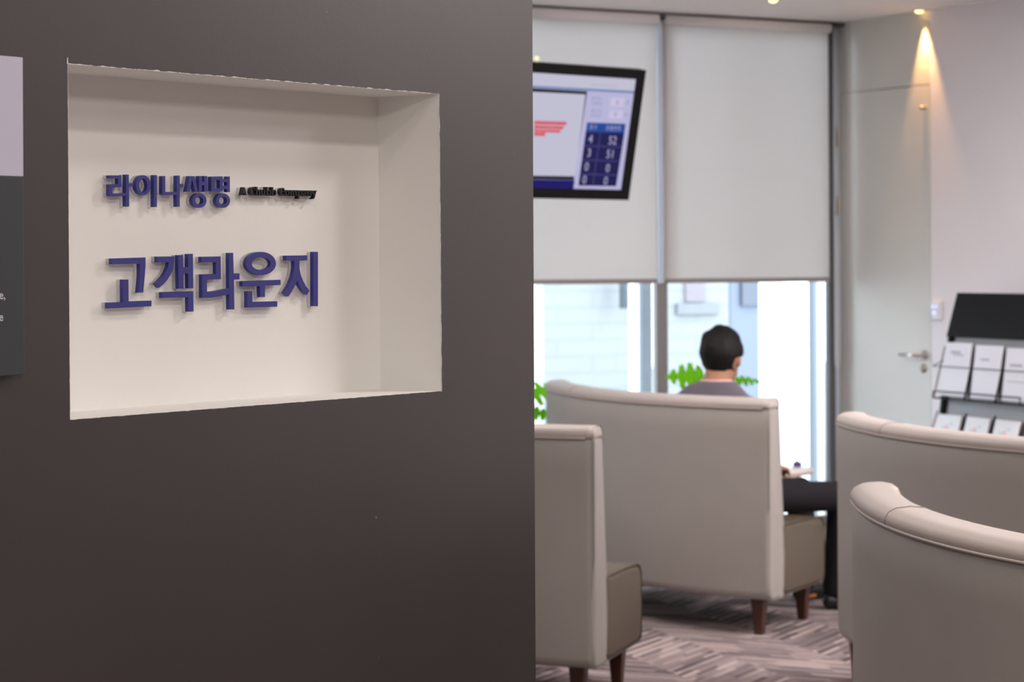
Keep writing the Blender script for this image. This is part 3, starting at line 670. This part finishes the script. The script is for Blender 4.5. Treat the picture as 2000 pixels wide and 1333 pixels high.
def arm(sh, el, ha, s_):
    loft(b, [sh, sh * .5 + el * .5, el], [.052, .046, .038]); loft(b, [el, el * .6 + ha * .4, ha], [.040, .036, .025])
    d = (ha - el).normalized(); d2 = (d + Vector((.5, .3, -.1)) * .5).normalized(); w = d2.cross(Z).normalized()
    palm = ha + d2 * .045; loft(b, [ha, palm, ha + d2 * .085], [(.016, .027), (.015, .040), (.013, .040)], side=Z)
    for k, L_ in zip((-1.5, -.5, .5, 1.5), (.058, .072, .068, .055)):
        k0 = ha + d2 * .085 + w * k * .0195; a1 = k0 + d2 * L_ * .5 + w * k * .002 - Z * .004; a2 = a1 + (d2 * .7 - Z * .7) * L_ * .3; a3 = a2 + (d2 * .45 - Z * .9) * L_ * .25
        loft(b, [k0 - d2 * .01, a1, a2, a3], [.0095, .009, .0083, .007], n=8)
    t0 = ha + d2 * .03 - w * s_ * .028; loft(b, [t0, t0 + d2 * .03 - w * s_ * .022 - Z * .006, t0 + d2 * .058 - w * s_ * .028 - Z * .012], [.012, .0105, .0085], n=8)
arm(shR, elR, haR, 1); arm(shL, elL, haL, -1)
for hp, kn, an in ((hipR, knR, anR), (hipL, knL, anL)):
    loft(b, [hp, hp * .5 + kn * .5, kn], [.064, .060, .052]); loft(b, [kn, kn * .7 + an * .3, an], [.050, .050, .034])
    f = (kn - hp); f.z = 0; f.normalize(); loft(b, [an + Z * -.02, an + f * .10 - Z * .050, an + f * .17 - Z * .058], [(.030, .034), (.024, .040), (.018, .036)], side=Z)
remesh(b, 'body', M['skin'], MAN, .0062, 4, loc=PEL)
# shirt
b = MB()
loft(b, [PEL + Z * .03, PEL * .6 + CHE * .4, CHE, CHE + Z * .095, CHE * .2 + NKB * .8 + Z * .010, NKB + Z * .012, NKB + Z * .022], [(.162, .118), (.152, .112), (.184, .120), (.190, .098), (.150, .080), (.095, .070), (.066, .064)], side=SR, caps=(0,))
for sh, el in ((shR, elR), (shL, elL)): loft(b, [sh, sh * .4 + el * .6], [.064, .056])
remesh(b, 'shirt', M['shirt'], MAN, .009, 5, loc=PEL)
b = MB(); b.ell(PEL, .160, .130, .108, Matrix((SR, F, Z)).transposed())
for hp, kn, an in ((hipR, knR, anR), (hipL, knL, anL)):
    loft(b, [hp, hp * .55 + kn * .45, kn], [.070, .066, .063]); loft(b, [kn + Z * .005, kn * .7 + an * .3, an + Z * .0], [.062, .060, .056])
remesh(b, 'trousers', M['trou'], MAN, .010, 5, loc=PEL)
for hp, kn, an in ((hipR, knR, anR), (hipL, knL, anL)):
    f = (kn - hp); f.z = 0; f.normalize(); b = MB(); p0 = Vector((an.x, an.y, 0))
    loft(b, [p0 - f * .030 + Z * .036, p0 + f * .03 + Z * .048, p0 + f * .12 + Z * .036, p0 + f * .19 + Z * .030], [(.032, .032), (.044, .040), (.034, .047), (.020, .036)], side=Z)
    sh_ = remesh(b, 'shoe', M['shoe'], MAN, .007, 4, loc=p0)
    b = MB(); b.box(p0 - f * .02 + Vector((f.y, -f.x, 0)) * .040 + Z * .020, f * .05, Vector((f.y, -f.x, 0)) * .006, Z * .012); tag(b.build('shoe_mark', M['orange'], sh_), 'small orange mark on the shoe')
# hair
b = MB(); vs = []; nu, nv = 72, 44; c0 = HEAD + Z * .018
fs = []
for j in range(nv + 1):
    ph = -PI / 2 + PI * j / nv
    for i in range(nu):
        th = 2 * PI * i / nu; x = math.cos(ph) * math.cos(th); y = math.cos(ph) * math.sin(th); z = math.sin(ph)
        # y forward. hair keeps off the face and below the nape
        face = max(0, min(1, (y - .25 + max(0, -z) * .3) / .25)) * max(0, min(1, (.62 - z) / .25))
        low = max(0, min(1, (-.72 - z - .1 * y) / .12))
        side = max(0, min(1, (abs(x) - .80) / .1)) * max(0, min(1, (-.12 - z) / .15)) * (1 if y > -.35 else 0)
        f = 1.0 - .30 * max(face, low, side)
        nz = noise.noise(Vector((x * 5 + z * 2, y * 5, z * 5))) * .035 + noise.noise(Vector((x * 16, y * 16, z * 9))) * .022
        tuft = .10 * math.exp(-((x + .72) ** 2 + (z - .62) ** 2 + (y + .25) ** 2) / .05) + .05 * math.exp(-((x + .15) ** 2 + (z - .95) ** 2) / .06)
        g = (1.07 + nz + tuft) * f; tp = 1.0 - .20 * max(0, min(1, (-.05 - z) / .7))
        vs.append(c0 + HM @ Vector((x * .084 * g * tp, y * .103 * g, z * .106 * g)))
for j in range(nv):
    for i in range(nu): fs.append((j * nu + i, j * nu + (i + 1) % nu, (j + 1) * nu + (i + 1) % nu, (j + 1) * nu + i))
b.add(vs, fs); b.build('hair', M['hair'], MAN, True, loc=HEAD)
# lanyard round the neck
P = []
for k in range(26):
    a = -PI * 1.12 + PI * 1.24 * k / 25
    P.append(NKB + SR * (.066 * math.cos(a)) + F * (.064 * math.sin(a) + .0) + Z * (.022 - .030 * max(0, math.sin(a)) ))
P += [NKB + F * .11 - Z * .10 - SR * .02, NKB + F * .14 - Z * .22 - SR * .01]
b = MB(); b.tube(P, .0055, 8); tag(b.build('lanyard', M['lany'], MAN, True), 'pale pink neck strap')

# ------------------------------------------------------------------ table and ornament
TC = at(1588, 916, 10.9); TC = Vector((TC.x - .27, 10.9, 0)); TZ = .532
T = empty('round_side_table', TC, 'small round white table beyond the seated man', 'table')
mb = MB(); mb.lathe(TC, [(.262, TZ - .012), (.269, TZ - .008), (.270, TZ - .003), (.267, TZ)], 64); mb.build('table_top', M['ttop'], T, True)
mb = MB(); mb.lathe(TC, [(.255, TZ - .024), (.266, TZ - .020), (.2665, TZ - .0115)], 64); tag(mb.build('table_edge', M['tedge'], T, True), 'light wood underside')
mb = MB(); mb.lathe(TC, [(.022, .02), (.020, .30), (.022, TZ - .03), (.09, TZ - .024)], 24); mb.build('pedestal', M['white'], T, True)
mb = MB(); mb.lathe(TC, [(.17, 0), (.172, .006), (.16, .014), (.03, .024)], 40); mb.build('base', M['white'], T, True)
OP = Vector((at(1557, 900, 10.98).x, 10.98, TZ))
mb = MB(); mb.lathe(OP, [(.016, 0), (.021, .006), (.020, .014), (.012, .021), (.006, .026), (.0025, .030), (.0015, .052)], 20)
for k in range(5): a = k * 1.256; mb.ell(OP + Vector((.014 * math.cos(a), .014 * math.sin(a), .016)), .009, .009, .006, nu=10, nv=6)
tag(mb.build('table_ornament', M['purple'], None, True, loc=OP), 'tiny violet blue ornament with a thin tip on the round table', 'ornament')

# ------------------------------------------------------------------ plants
def monstera(name, base, leaves, label):
    Pn = empty(name, (base[0], base[1], 0), label, 'plant')
    bs = Vector((base[0], base[1], 0)); mb = MB(); mb.lathe(bs, [(.09, 0), (.10, .01), (.125, .24), (.13, .25), (.118, .25), (.112, .225)], 32); mb.build('pot', M['pot'], Pn, True)
    mb = MB(); mb.lathe(bs, [(.05, .20), (.110, .225), (.02, .23)], 24); mb.build('soil', M['soil'], Pn, True)
    for (pos, sz, yaw, tilt, roll) in leaves:
        pos = Vector(pos); Mx = Matrix.Rotation(R(yaw), 3, 'Z') @ Matrix.Rotation(R(tilt), 3, 'Y') @ Matrix.Rotation(R(roll), 3, 'X')
        mb = MB(); mid = (bs + Z * .24) * .5 + pos * .5 + Z * .10
        mb.tube([bs + Z * .22, (bs + Z * .24) * .7 + mid * .3 + Z * .05, mid, pos], .005, 8); mb.build('stem', M['stem'], Pn, True)
        # leaf outline: heart with lobes cut between ribs
        half = []; n = 60
        for i in range(n + 1):
            u = i / n; w = .52 * math.sin(PI * min(1, u ** .72)) * (1 - .15 * u)
            w = .60 * (math.sin(PI * u ** .62)) ** .75 if 0 < u < 1 else 0
            cut = 0
            if .18 < u < .92:
                ph = (u - .12) / .235 % 1.0; cut = max(0, 1 - abs(ph - .5) / .24)
            half.append((u, w * (1 - .80 * cut ** .6 if cut > 0 else 1)))
        vs = []; fs = []
        for u, w in half:
            for sg in (-1, -.5, 0, .5, 1):
                y = w * sg; x = u - .18 * abs(sg) * (1 - u) - .10 * abs(sg) ** 2 * .0
                z = -.22 * u * u - .18 * y * y + .05 * abs(sg)
                vs.append(pos + Mx @ (Vector((x, y, z)) * sz))
        for i in range(n):
            for k in range(4): fs.append((i * 5 + k, i * 5 + k + 1, (i + 1) * 5 + k + 1, (i + 1) * 5 + k))
        mb.add(vs, fs); o = mb.build('leaf', M['leaf'], Pn, True); sd = o.modifiers.new('t', 'SOLIDIFY'); sd.thickness = .0012
    return Pn
lv = []
lv.append((at(1364, 738, 11.35), .150, 188, -8, -48)); lv.append((at(1442, 744, 11.45), .11, 5, -5, 20)); lv.append((at(1380, 790, 11.3), .16, 200, 10, 30))
lv.append((at(1400, 810, 11.25), .17, 250, 10, 0)); lv.append((at(1430, 800, 11.5), .15, 60, 10, 0)); lv.append((at(1348, 800, 11.5), .14, 120, 10, 10))
monstera('monstera_plant', (.93, 11.52), lv, 'split-leaf green plant behind the seated man, by the window')
lv = [(at(1030, 775, 11.2), .14, 15, -25, 40), (at(1035, 805, 11.2), .12, 0, 5, -30), (at(1010, 790, 10.98), .15, 200, 0, 20), (at(1012, 760, 11.0), .15, 100, 0, 20)]
monstera('monstera_plant', (-.16, 11.10), lv, 'split-leaf green plant peeking past the dark wall edge')

# ------------------------------------------------------------------ wall thermostat
t, z = on_door(1832, 608)
Th = empty('thermostat', rw(t, 0, z), 'small white thermostat with blue lights on the wall beside the door', 'thermostat')
mb = MB(); mb.box(rw(t - .034, 0, z - .046), RD * .068, GD * .020, Z * .092); mb.build('casing', M['white'], Th, bevel=.008)
mb = MB()
for dx, dz, w, h in ((-.016, .022, .018, .010), (.010, .022, .014, .010)): mb.box(rw(t + dx - w / 2, .0202, z + dz - h / 2), RD * w, GD * .0008, Z * h)
mb.tube([rw(t - .006, .0202, z - .008), rw(t - .006, .0212, z - .008)], .010, 16)
tag(mb.build('indicator_lights', mat('blue_led', (.3, .35, .8), .5, emit=(.55, .62, 1.0), es=1.2), Th), 'pale blue lit indicators')

# ------------------------------------------------------------------ magazine rack
QU = Vector((.393, -.919, 0)).normalized(); QN = Vector((-QU.y * -1, QU.x * -1, 0)); QN = Vector((QU.y, -QU.x, 0))   # into the room
if QN.dot(Vector((-1, -.4, 0))) < 0: QN = -QN
R0 = at(1849, 658, 11.3); RZ = R0.z
def rk(u, n, z): return Vector((R0.x, R0.y, 0)) + QU * u + QN * (n + (RZ - z) * (.14 if z < RZ else .30)) + Z * z
RW = .745
RK = empty('magazine_rack', rk(RW / 2, 0, 0), 'black leaning magazine rack with a blank header board beside the door', 'rack')
mb = MB(); mb.box(rk(-.005, 0, RZ), QU * (RW + .01), rk(0, 0, RZ + .205) - rk(0, 0, RZ), -QN * .012); mb.build('header_board', M['black'], RK, bevel=.002)
for u in (.0, RW - .03):
    mb = MB(); mb.box(rk(u, -.005, .0), QU * .028, rk(0, 0, RZ) - rk(0, 0, 0), -QN * .03); mb.build('post', M['black'], RK, bevel=.003)
mb = MB()
for u in (.0, RW - .03): mb.box(rk(u, -.02, 0), QU * .028, Z * .02, -QN * .30)
mb.box(rk(0, -.10, .0), QU * RW, Z * .018, -QN * .03); mb.build('base_foot', M['black'], RK)
def bar(mb, a, b, r=.003): mb.tube([a, b], r, 8)
grey_ = mat('grey_back_panel', (.10, .10, .11), .5)
tiers = [(1.075, .838, .035), (.775, .60, .045), (.53, .36, .045)]
for k, (zt, zb_, dp) in enumerate(tiers):
    mb = MB(); 
    bar(mb, rk(-.005, dp, zb_ + .020), rk(RW - .06, dp, zb_ + .020)); bar(mb, rk(-.005, dp, zb_ - .012), rk(RW - .02, dp, zb_ - .012), .0035)
    bar(mb, rk(-.005, dp, zb_ + .02), rk(-.005, dp, zb_ - .012)); bar(mb, rk(RW - .06, dp, zb_ + .02), rk(RW - .06, dp, zb_ - .012))
    if k == 0: bar(mb, rk(-.03, dp + .005, zb_ + .135), rk(RW - .02, dp + .005, zb_ + .135), .0022); bar(mb, rk(-.03, dp + .005, zb_ + .135), rk(-.005, .0, zb_ + .16), .0022)
    for u in ((.0, .252, .497, .74) if k == 0 else (.0, .240, .468, .705)):
        bar(mb, rk(u - .005, dp - .004, zb_ - .012), rk(u - .005, .0, zt - .01), .0045 if 0 < u < .7 else .003)
        bar(mb, rk(u - .005, dp, zb_ - .012), rk(u - .005, -.01, zb_ - .012), .003)
    mb.build('wire_tray', M['black'], RK, True)
    mb = MB(); mb.box(rk(0, .0, zb_ - .014), QU * RW, QN * dp, Z * .002); tag(mb.build('tray_floor', grey_, RK), 'dark grey tray shelf')
mb = MB(); mb.box(rk(.03, -.024, .32), QU * (RW - .06), rk(0, 0, RZ) - rk(0, 0, .32), -QN * .003); tag(mb.build('back_panel', mat('translucent_grey_back', (.32, .31, .33), .5), RK), 'grey back panel')
labs = ['white brochure in the upper tray, leftmost of the top row', 'white brochure in the upper tray, in the middle of the top row', 'white brochure in the upper tray, at the right edge of the photo']
for k in range(3):
    u0 = .032 + .245 * k; zb_ = .838; zt = 1.085 - .006 * k
    A = rk(u0, .020, zb_); E_ = empty('brochure', A, labs[k], 'brochure', 'brochures in the upper tray of the rack')
    mb = MB(); mb.box(A, QU * .208, rk(u0, .022, zt) - A, -QN * .008); mb.build('cover', M['paper'], E_, bevel=.0008)
    mb = MB(); 
    for (a, b_, c_, d_) in ([(.05, .13, .80, .84), (.07, .16, .76, .78)], [(.05, .12, .72, .75)], [(.04, .13, .66, .70), (.03, .20, .36, .375)])[k]:
        P0 = A + (rk(u0, .022, zt) - A) * c_ + QU * a + QN * .0008; mb.box(P0, QU * (b_ - a), (rk(u0, .022, zt) - A) * (d_ - c_), QN * .0004)
    mb.build('print', M['ink'], E_)
labs = ['small leaflet with blue print in the lower tray, at its left', 'small leaflet with blue print in the lower tray, in its middle', 'small leaflet with blue print in the lower tray, near the right post']
for k in range(3):
    u0 = .030 + .228 * k; zb_ = .600; zt = .752
    A = rk(u0, .034, zb_); V_ = rk(u0, .012, zt) - A; E_ = empty('leaflet', A, labs[k], 'leaflet', 'leaflets in the lower tray of the rack')
    mb = MB(); mb.box(A, QU * .182, V_, -QN * .008); mb.build('cover', mat('leaflet_paper', (.86, .86, .90), .6) if k == 0 else bpy.data.materials['leaflet_paper'], E_, bevel=.0008)
    mb = MB()
    def blob(u, v, r, mi, n=10, sq=1.0): 
        mb.poly([A + QU * (u + r * math.cos(2 * PI * i / n) * (1 + .25 * math.sin(3 * i))) + V_ * (v + r * sq * 6 * math.sin(2 * PI * i / n)) + QN * .0008 for i in range(n)], mi)
    blob(.085, .62, .015, 1); blob(.115, .74, .010, 2); blob(.055, .60, .012, 2); blob(.12, .52, .012, 2)
    mb.poly([A + QU * .008 + V_ * .22 + QN * .0009, A + QU * .176 + V_ * .18 + QN * .0009, A + QU * .176 + V_ * .30 + QN * .0009, A + QU * .05 + V_ * .31 + QN * .0009, A + QU * .02 + V_ * .37 + QN * .0009, A + QU * .008 + V_ * .33 + QN * .0009], 0)
    mb.build('print', [M['pblue'], M['ppink'], M['pcyan']], E_)

# ------------------------------------------------------------------ television
UV = Vector((.755, .656, 0)).normalized(); TAU = R(11.5); NH = Vector((UV.y, -UV.x, 0))
TN = (NH * math.cos(TAU) - Z * math.sin(TAU)).normalized(); TVv = TN.cross(UV).normalized()
if TVv.z < 0: TVv = -TVv
P0 = at(1261, 137, 10.45)          # top right corner of the bezel
L_ = .585; Wd = 1.02
def tv(u, v, n): return P0 - UV * u - TVv * v + TN * n       # u to the left, v down
def tvpx(px, py, n=0.001):
    q_ = on_plane(px, py, P0 + TN * n, TN) - P0; return -q_.dot(UV), -q_.dot(TVv)
L_ = tvpx(1227, 391)[1]
su, sv0 = tvpx(1244, 155); su2, sv1 = tvpx(1211, 371)
TV = empty('television', tv(Wd / 2, L_, 0), 'black television showing queue numbers, hung in front of the blinds', 'television')
mb = MB(); sb = (su + su2) / 2
fr = -.045
mb.box(tv(Wd, L_, fr), UV * Wd, TVv * (L_ - sv1), TN * .049); mb.box(tv(Wd, sv0, fr), UV * Wd, TVv * sv0, TN * .049)
mb.box(tv(sb, sv1, fr), UV * sb, TVv * (sv1 - sv0), TN * .049); mb.box(tv(Wd, sv1, fr), UV * sb, TVv * (sv1 - sv0), TN * .049)
mb.box(tv(Wd - .1, L_ - .06, fr - .03), UV * (Wd - .2), TVv * (L_ - .12), TN * .03)
mb.build('bezel', M['gloss'], TV)
def em(name, c_, s_=1.0): return mat(name, (0, 0, 0), .3, spec=.05, emit=srgb(*c_), es=s_)
sm = [em('screen_lilac', (182, 180, 214), 1.0), em('screen_white', (192, 191, 210), 1.0), em('screen_black', (12, 12, 18)), em('screen_blue', (38, 72, 150)), em('screen_navy', (32, 30, 82)), em('screen_darkblue', (30, 24, 104)),
      em('screen_red', (214, 60, 72)), em('screen_digit', (176, 172, 206)), em('screen_greytext', (128, 126, 158)), em('screen_linetext', (150, 168, 205)), em('screen_line', (108, 132, 178)), em('screen_box', (200, 192, 222)), em('screen_grid', (70, 66, 118))]
mb = MB(); mb.poly([tv(sb, sv0, 0), tv(Wd - sb, sv0, 0), tv(Wd - sb, sv1, 0), tv(sb, sv1, 0)], 0)
def cpx(x, y): return 1000 + x / 4.1667, 100 + y / 4.1667
def sq(pts, mi, n=.0005): mb.poly([tv(*tvpx(*cpx(x, y), n), n) for x, y in pts], mi)
VL = Wd - sb
def leftpt(x, y, n):            # continue a row to the left edge of the screen
    return tv(VL, tvpx(*cpx(x, y), n)[1], n)
def band(yl0, yl1, xr0, yr0, xr1, yr1, mi, n):
    mb.poly([leftpt(175, yl0, n), tv(*tvpx(*cpx(xr0, yr0), n), n), tv(*tvpx(*cpx(xr1, yr1), n), n), leftpt(175, yl1, n)], mi)
band(175, 285, 1018, 230, 1002, 325, 1, .0004)
band(285, 300, 1001, 325, 999, 345, 10, .0006)
band(303, 1045, 612, 328, 503, 1048, 2, .0008)
band(335, 1020, 598, 352, 512, 1020, 1, .0010)
band(1048, 1118, 510, 1050, 500, 1120, 5, .0008)
sq([(612, 580), (925, 592), (915, 668), (600, 657)], 3, .0008)
sq([(599, 657), (915, 668), (847, 1100), (540, 1095)], 4, .0008)
for y in (767, 882, 996): sq([(600 - (y - 657) * .135, y), (915 - (y - 657) * .157, y + 10), (914 - (y - 657) * .157, y + 19), (599 - (y - 657) * .135, y + 9)], 12, .0011)
sq([(716, 662), (724, 662), (662, 1098), (654, 1098)], 12, .0011)
sq([(808, 378), (915, 384), (905, 455), (795, 448)], 11, .0008); sq([(795, 478), (905, 484), (895, 550), (785, 544)], 11, .0008)
def scr_text(body, x, y, hpx, mi, bold=0, wid=1.0, n=.0016):
    """centre of the text in crop pixels, height in crop pixels"""
    vs, fs = text_mesh(body, 1.0, 0.0)
    if not vs: return
    y0 = min(v.y for v in vs); y1 = max(v.y for v in vs); x0 = (min(v.x for v in vs) + max(v.x for v in vs)) / 2
    u, v = tvpx(*cpx(x, y), n); hh = hpx / 4.1667 / 262 * .585; k = hh / (y1 - y0)
    mb.add([tv(u - (p.x - x0) * k * wid, v - (p.y - (y0 + y1) / 2) * k, n) for p in vs], fs, mi)
for b_, x, y in (('4', 640, 714), ('52', 820, 726), ('3', 628, 828), ('51', 797, 838), ('0', 608, 940), ('0', 780, 952), ('0', 590, 1046), ('0', 763, 1056)): scr_text(b_, x, y, 66, 7)
scr_text('창구', 660, 618, 42, 7); scr_text('호출번호', 826, 626, 42, 7)
scr_text('2021년 7월 7일 10:27:33', 752, 280, 26, 9)
scr_text('대기인수', 690, 386, 30, 8); scr_text('현재인원', 690, 428, 28, 8); scr_text('예상시간', 685, 486, 30, 8); scr_text('대기시간', 680, 524, 28, 8)
scr_text('0', 858, 416, 40, 8); scr_text('0', 842, 514, 40, 8); scr_text('명', 940, 418, 32, 8); scr_text('분', 930, 518, 32, 8)
# red slanted lines of writing
for k, (xr, y, h) in enumerate(((452, 582, 30), (430, 618, 26), (405, 648, 22), (272, 676, 28))):
    x = 178
    while x < xr - 22:
        w = random.uniform(10, 20); sq([(x + 6, y - h / 2 + (x - 180) * .03), (x + w + 6, y - h / 2 + (x - 180) * .03), (x + w, y + h / 2 + (x - 180) * .03), (x, y + h / 2 + (x - 180) * .03)], 6, .0013); x += w + 2.2
mb.build('screen', sm, TV)
mb = MB(); mb.poly([tv(VL - .3, L_ - .02, .005), tv(VL - .36, L_ - .02, .005), tv(VL - .36, L_ - .028, .005), tv(VL - .3, L_ - .028, .005)]); mb.build('badge', M['alul'], TV)
c1 = tv(Wd / 2, L_ * .5, fr - .03); mb = MB(); mb.box(c1 - UV * .12 - TVv * .12 - TN * .02, UV * .24, TVv * .24, TN * .03)
mb.tube([c1 - TN * .02, c1 - TN * .10, Vector((c1.x, c1.y, 2.35)) - TN * .12 * Vector((1, 1, 0)).length * .7, Vector(((c1 - TN * .1).x, (c1 - TN * .1).y, CEIL))], .022, 16); mb.build('ceiling_mount', M['black'], TV, True)
mb = MB(); q_ = tv(*tvpx(1048, 121, -.02), -.02); mb.ell(q_ + Z * .012, .012, .012, .012); tag(mb.build('indicator_bulb', mat('warm_bulb', (.8, .8, .5), .4, emit=(1, .95, .6), es=.5), TV, True), 'tiny yellowish bulb on the top edge')

# ------------------------------------------------------------------ ceiling downlights
def downlight(px, py, label, target, power, ang):
    s_ = (HY - ROLL * (px - 1000) - py) / (CEIL - HC); Y = FPX / s_; p = at(px, py, Y); p.z = CEIL
    E_ = empty('downlight', p, label, 'downlight', 'warm recessed ceiling downlights')
    mb = MB(); n = 32; pr = [(.022, 0), (.036, 0), (.037, -.002), (.035, -.004), (.024, -.004), (.022, -.002)]; vs = []; fs = []
    for r_, z_ in pr:
        for k in range(n): vs.append(p + Vector((r_ * math.cos(2 * PI * k / n), r_ * math.sin(2 * PI * k / n), z_)))
    for i in range(len(pr)):
        for k in range(n): fs.append((i * n + k, i * n + (k + 1) % n, ((i + 1) % 6) * n + (k + 1) % n, ((i + 1) % 6) * n + k))
    mb.add(vs, fs); mb.build('trim_ring', M['white'], E_, True)
    mb = MB(); mb.lathe(p - Z * .003, [(.004, -.012), (.015, -.009), (.021, -.001)], 24); tag(mb.build('lamp', mat('warm_lamp', (1, .8, .5), .4, emit=(1, .62, .22), es=4), E_, True), 'glowing warm lamp')
    d = bpy.data.lights.new('spot', 'SPOT'); d.energy = power; d.color = (1, .50, .17); d.spot_size = R(ang); d.spot_blend = .7; d.shadow_soft_size = .012
    o = bpy.data.objects.new('downlight_beam', d); COL.objects.link(o); o.location = p - Z * .022; t_ = Vector(target) - o.location; o.rotation_euler = t_.to_track_quat('-Z', 'Y').to_euler()
    return p
tt, zz = on_door(1818, 420)
downlight(1795, 20, 'warm recessed downlight above the right edge of the door', rw(tt, 0, .9), 40, 46)
p = Vector((1.2, 11.2, 0)); downlight(1510, -1, 'warm recessed downlight at the top edge of the photo', (1.25, 11.25, 0), 5, 40)

# ------------------------------------------------------------------ outside
mb = MB(); mb.box(win(-9, -.25, -.25), GD * 26, -RD * 22, Z * .1); tag(mb.build('ground', M['ground']), kind='structure')
def ext_box(mb, px0, px1, d0, d1, z0, z1, mi=0):
    """block outside: spans pixels px0..px1 on its face d0 metres beyond the glass"""
    a = tw(px1, 600, -d0); b_ = tw(px0, 600, -d0); mb.box(win(a, -d0, z0), GD * (b_ - a), -RD * (d1 - d0), Z * (z1 - z0), mi)
mb = MB(); ext_box(mb, 1530, 1580, .9, 1.14, -.16, 6); tag(mb.build('pillar', M['extw'], bevel=.01), 'broad white pillar outside the window beside the door', 'pillar', 'white pillars outside the windows')
mb = MB(); ext_box(mb, 1240, 1249, .9, .97, -.16, 6); tag(mb.build('pillar', M['extw'], bevel=.01), 'narrow white pillar outside, left of the window mullion', 'pillar', 'white pillars outside the windows')
mb = MB(); ext_box(mb, 1590, 1700, 1.8, 1.9, -.16, 6); tag(mb.build('wall_panel', M['extb']), 'pale blue panel outside at the right end of the window', 'panel')
mb = MB(); ext_box(mb, 1254, 1300, 1.0, 1.03, -.16, 6); tag(mb.build('wall_panel', M['extb']), 'narrow pale blue panel outside, just left of the window mullion', 'panel')
mb = MB(); ext_box(mb, 1046, 1062, .9, .97, -.16, 6); tag(mb.build('pillar', M['extw'], bevel=.01), 'white pillar outside, seen just past the dark wall edge', 'pillar', 'white pillars outside the windows')
DB = 5.0
a = tw(1424, 600, -DB); b_ = tw(900, 600, -DB) + 4
Bd = empty('brick_building', win(a, -DB, -.15), 'pale white brick building across the yard', 'building')
mb = MB(); vs = [Vector((0, 0, 0)), Vector((b_ - a, 0, 0)), Vector((b_ - a, 0, 7)), Vector((0, 0, 7))]
L3 = b_ - a; mb.add([Vector((x, y, z)) for z in (0, 7) for y in (0, 3) for x in (0, L3)], [(0, 1, 5, 4), (2, 3, 7, 6), (0, 2, 6, 4), (1, 3, 7, 5), (4, 5, 7, 6), (0, 1, 3, 2)])
o = mb.build('brick_wall', M['brick']); o.parent = Bd; Bd.rotation_euler = (0, 0, math.atan2(GD.y, GD.x)); 
o.scale = (1, -1, 1)
def extwin(px0, px1, py1, m_, nm, lab_=None, sill=True):
    d_ = DB - .02; a_ = tw(px1, 600, -d_) - a; c_ = tw(px0, 600, -d_) - a; z_ = on_plane((px0 + px1) / 2, py1, CR - RD * d_, RD).z + .15
    mb = MB(); mb.box((a_, -.0, z_), Vector((c_ - a_, 0, 0)), Vector((0, -.03 + .05, 0)), Z * 1.3)
    o_ = mb.build('window', m_); o_.parent = Bd; 
    if sill: mb = MB(); mb.box((a_ - .12, -.0, z_ - .09), Vector((c_ - a_ + .2, 0, 0)), Vector((0, .03, 0)), Z * .08); s_ = mb.build('window_sill', M['sill']); s_.parent = Bd
extwin(1340, 1378, 590, M['excur'], 'window')
# blue-grey annex at the right of the brick building
mb = MB(); ext_box(mb, 1426, 1520, DB, DB + 3, -.15, 7); An = mb.build('annex_building', M['fac']); tag(An, 'blue grey rendered building part right of the brick wall', 'building')
mb = MB(); ext_box(mb, 1450, 1490, DB - .03, DB + .02, on_plane(1465, 597, CR - RD * (DB - .03), RD).z, 3.4); tag(mb.build('window', M['exwin'], An), 'dark window pane')
mb = MB(); a_ = win(tw(1219, 600, -DB + .15), -DB + .15, on_plane(1219, 603, CR - RD * (DB - .15), RD).z); mb.tube([a_, a_ + Z * 3], .035, 12); tag(mb.build('drain_pipe', M['extb'], None, True), 'pale blue drain pipe high on the brick wall', 'pipe')
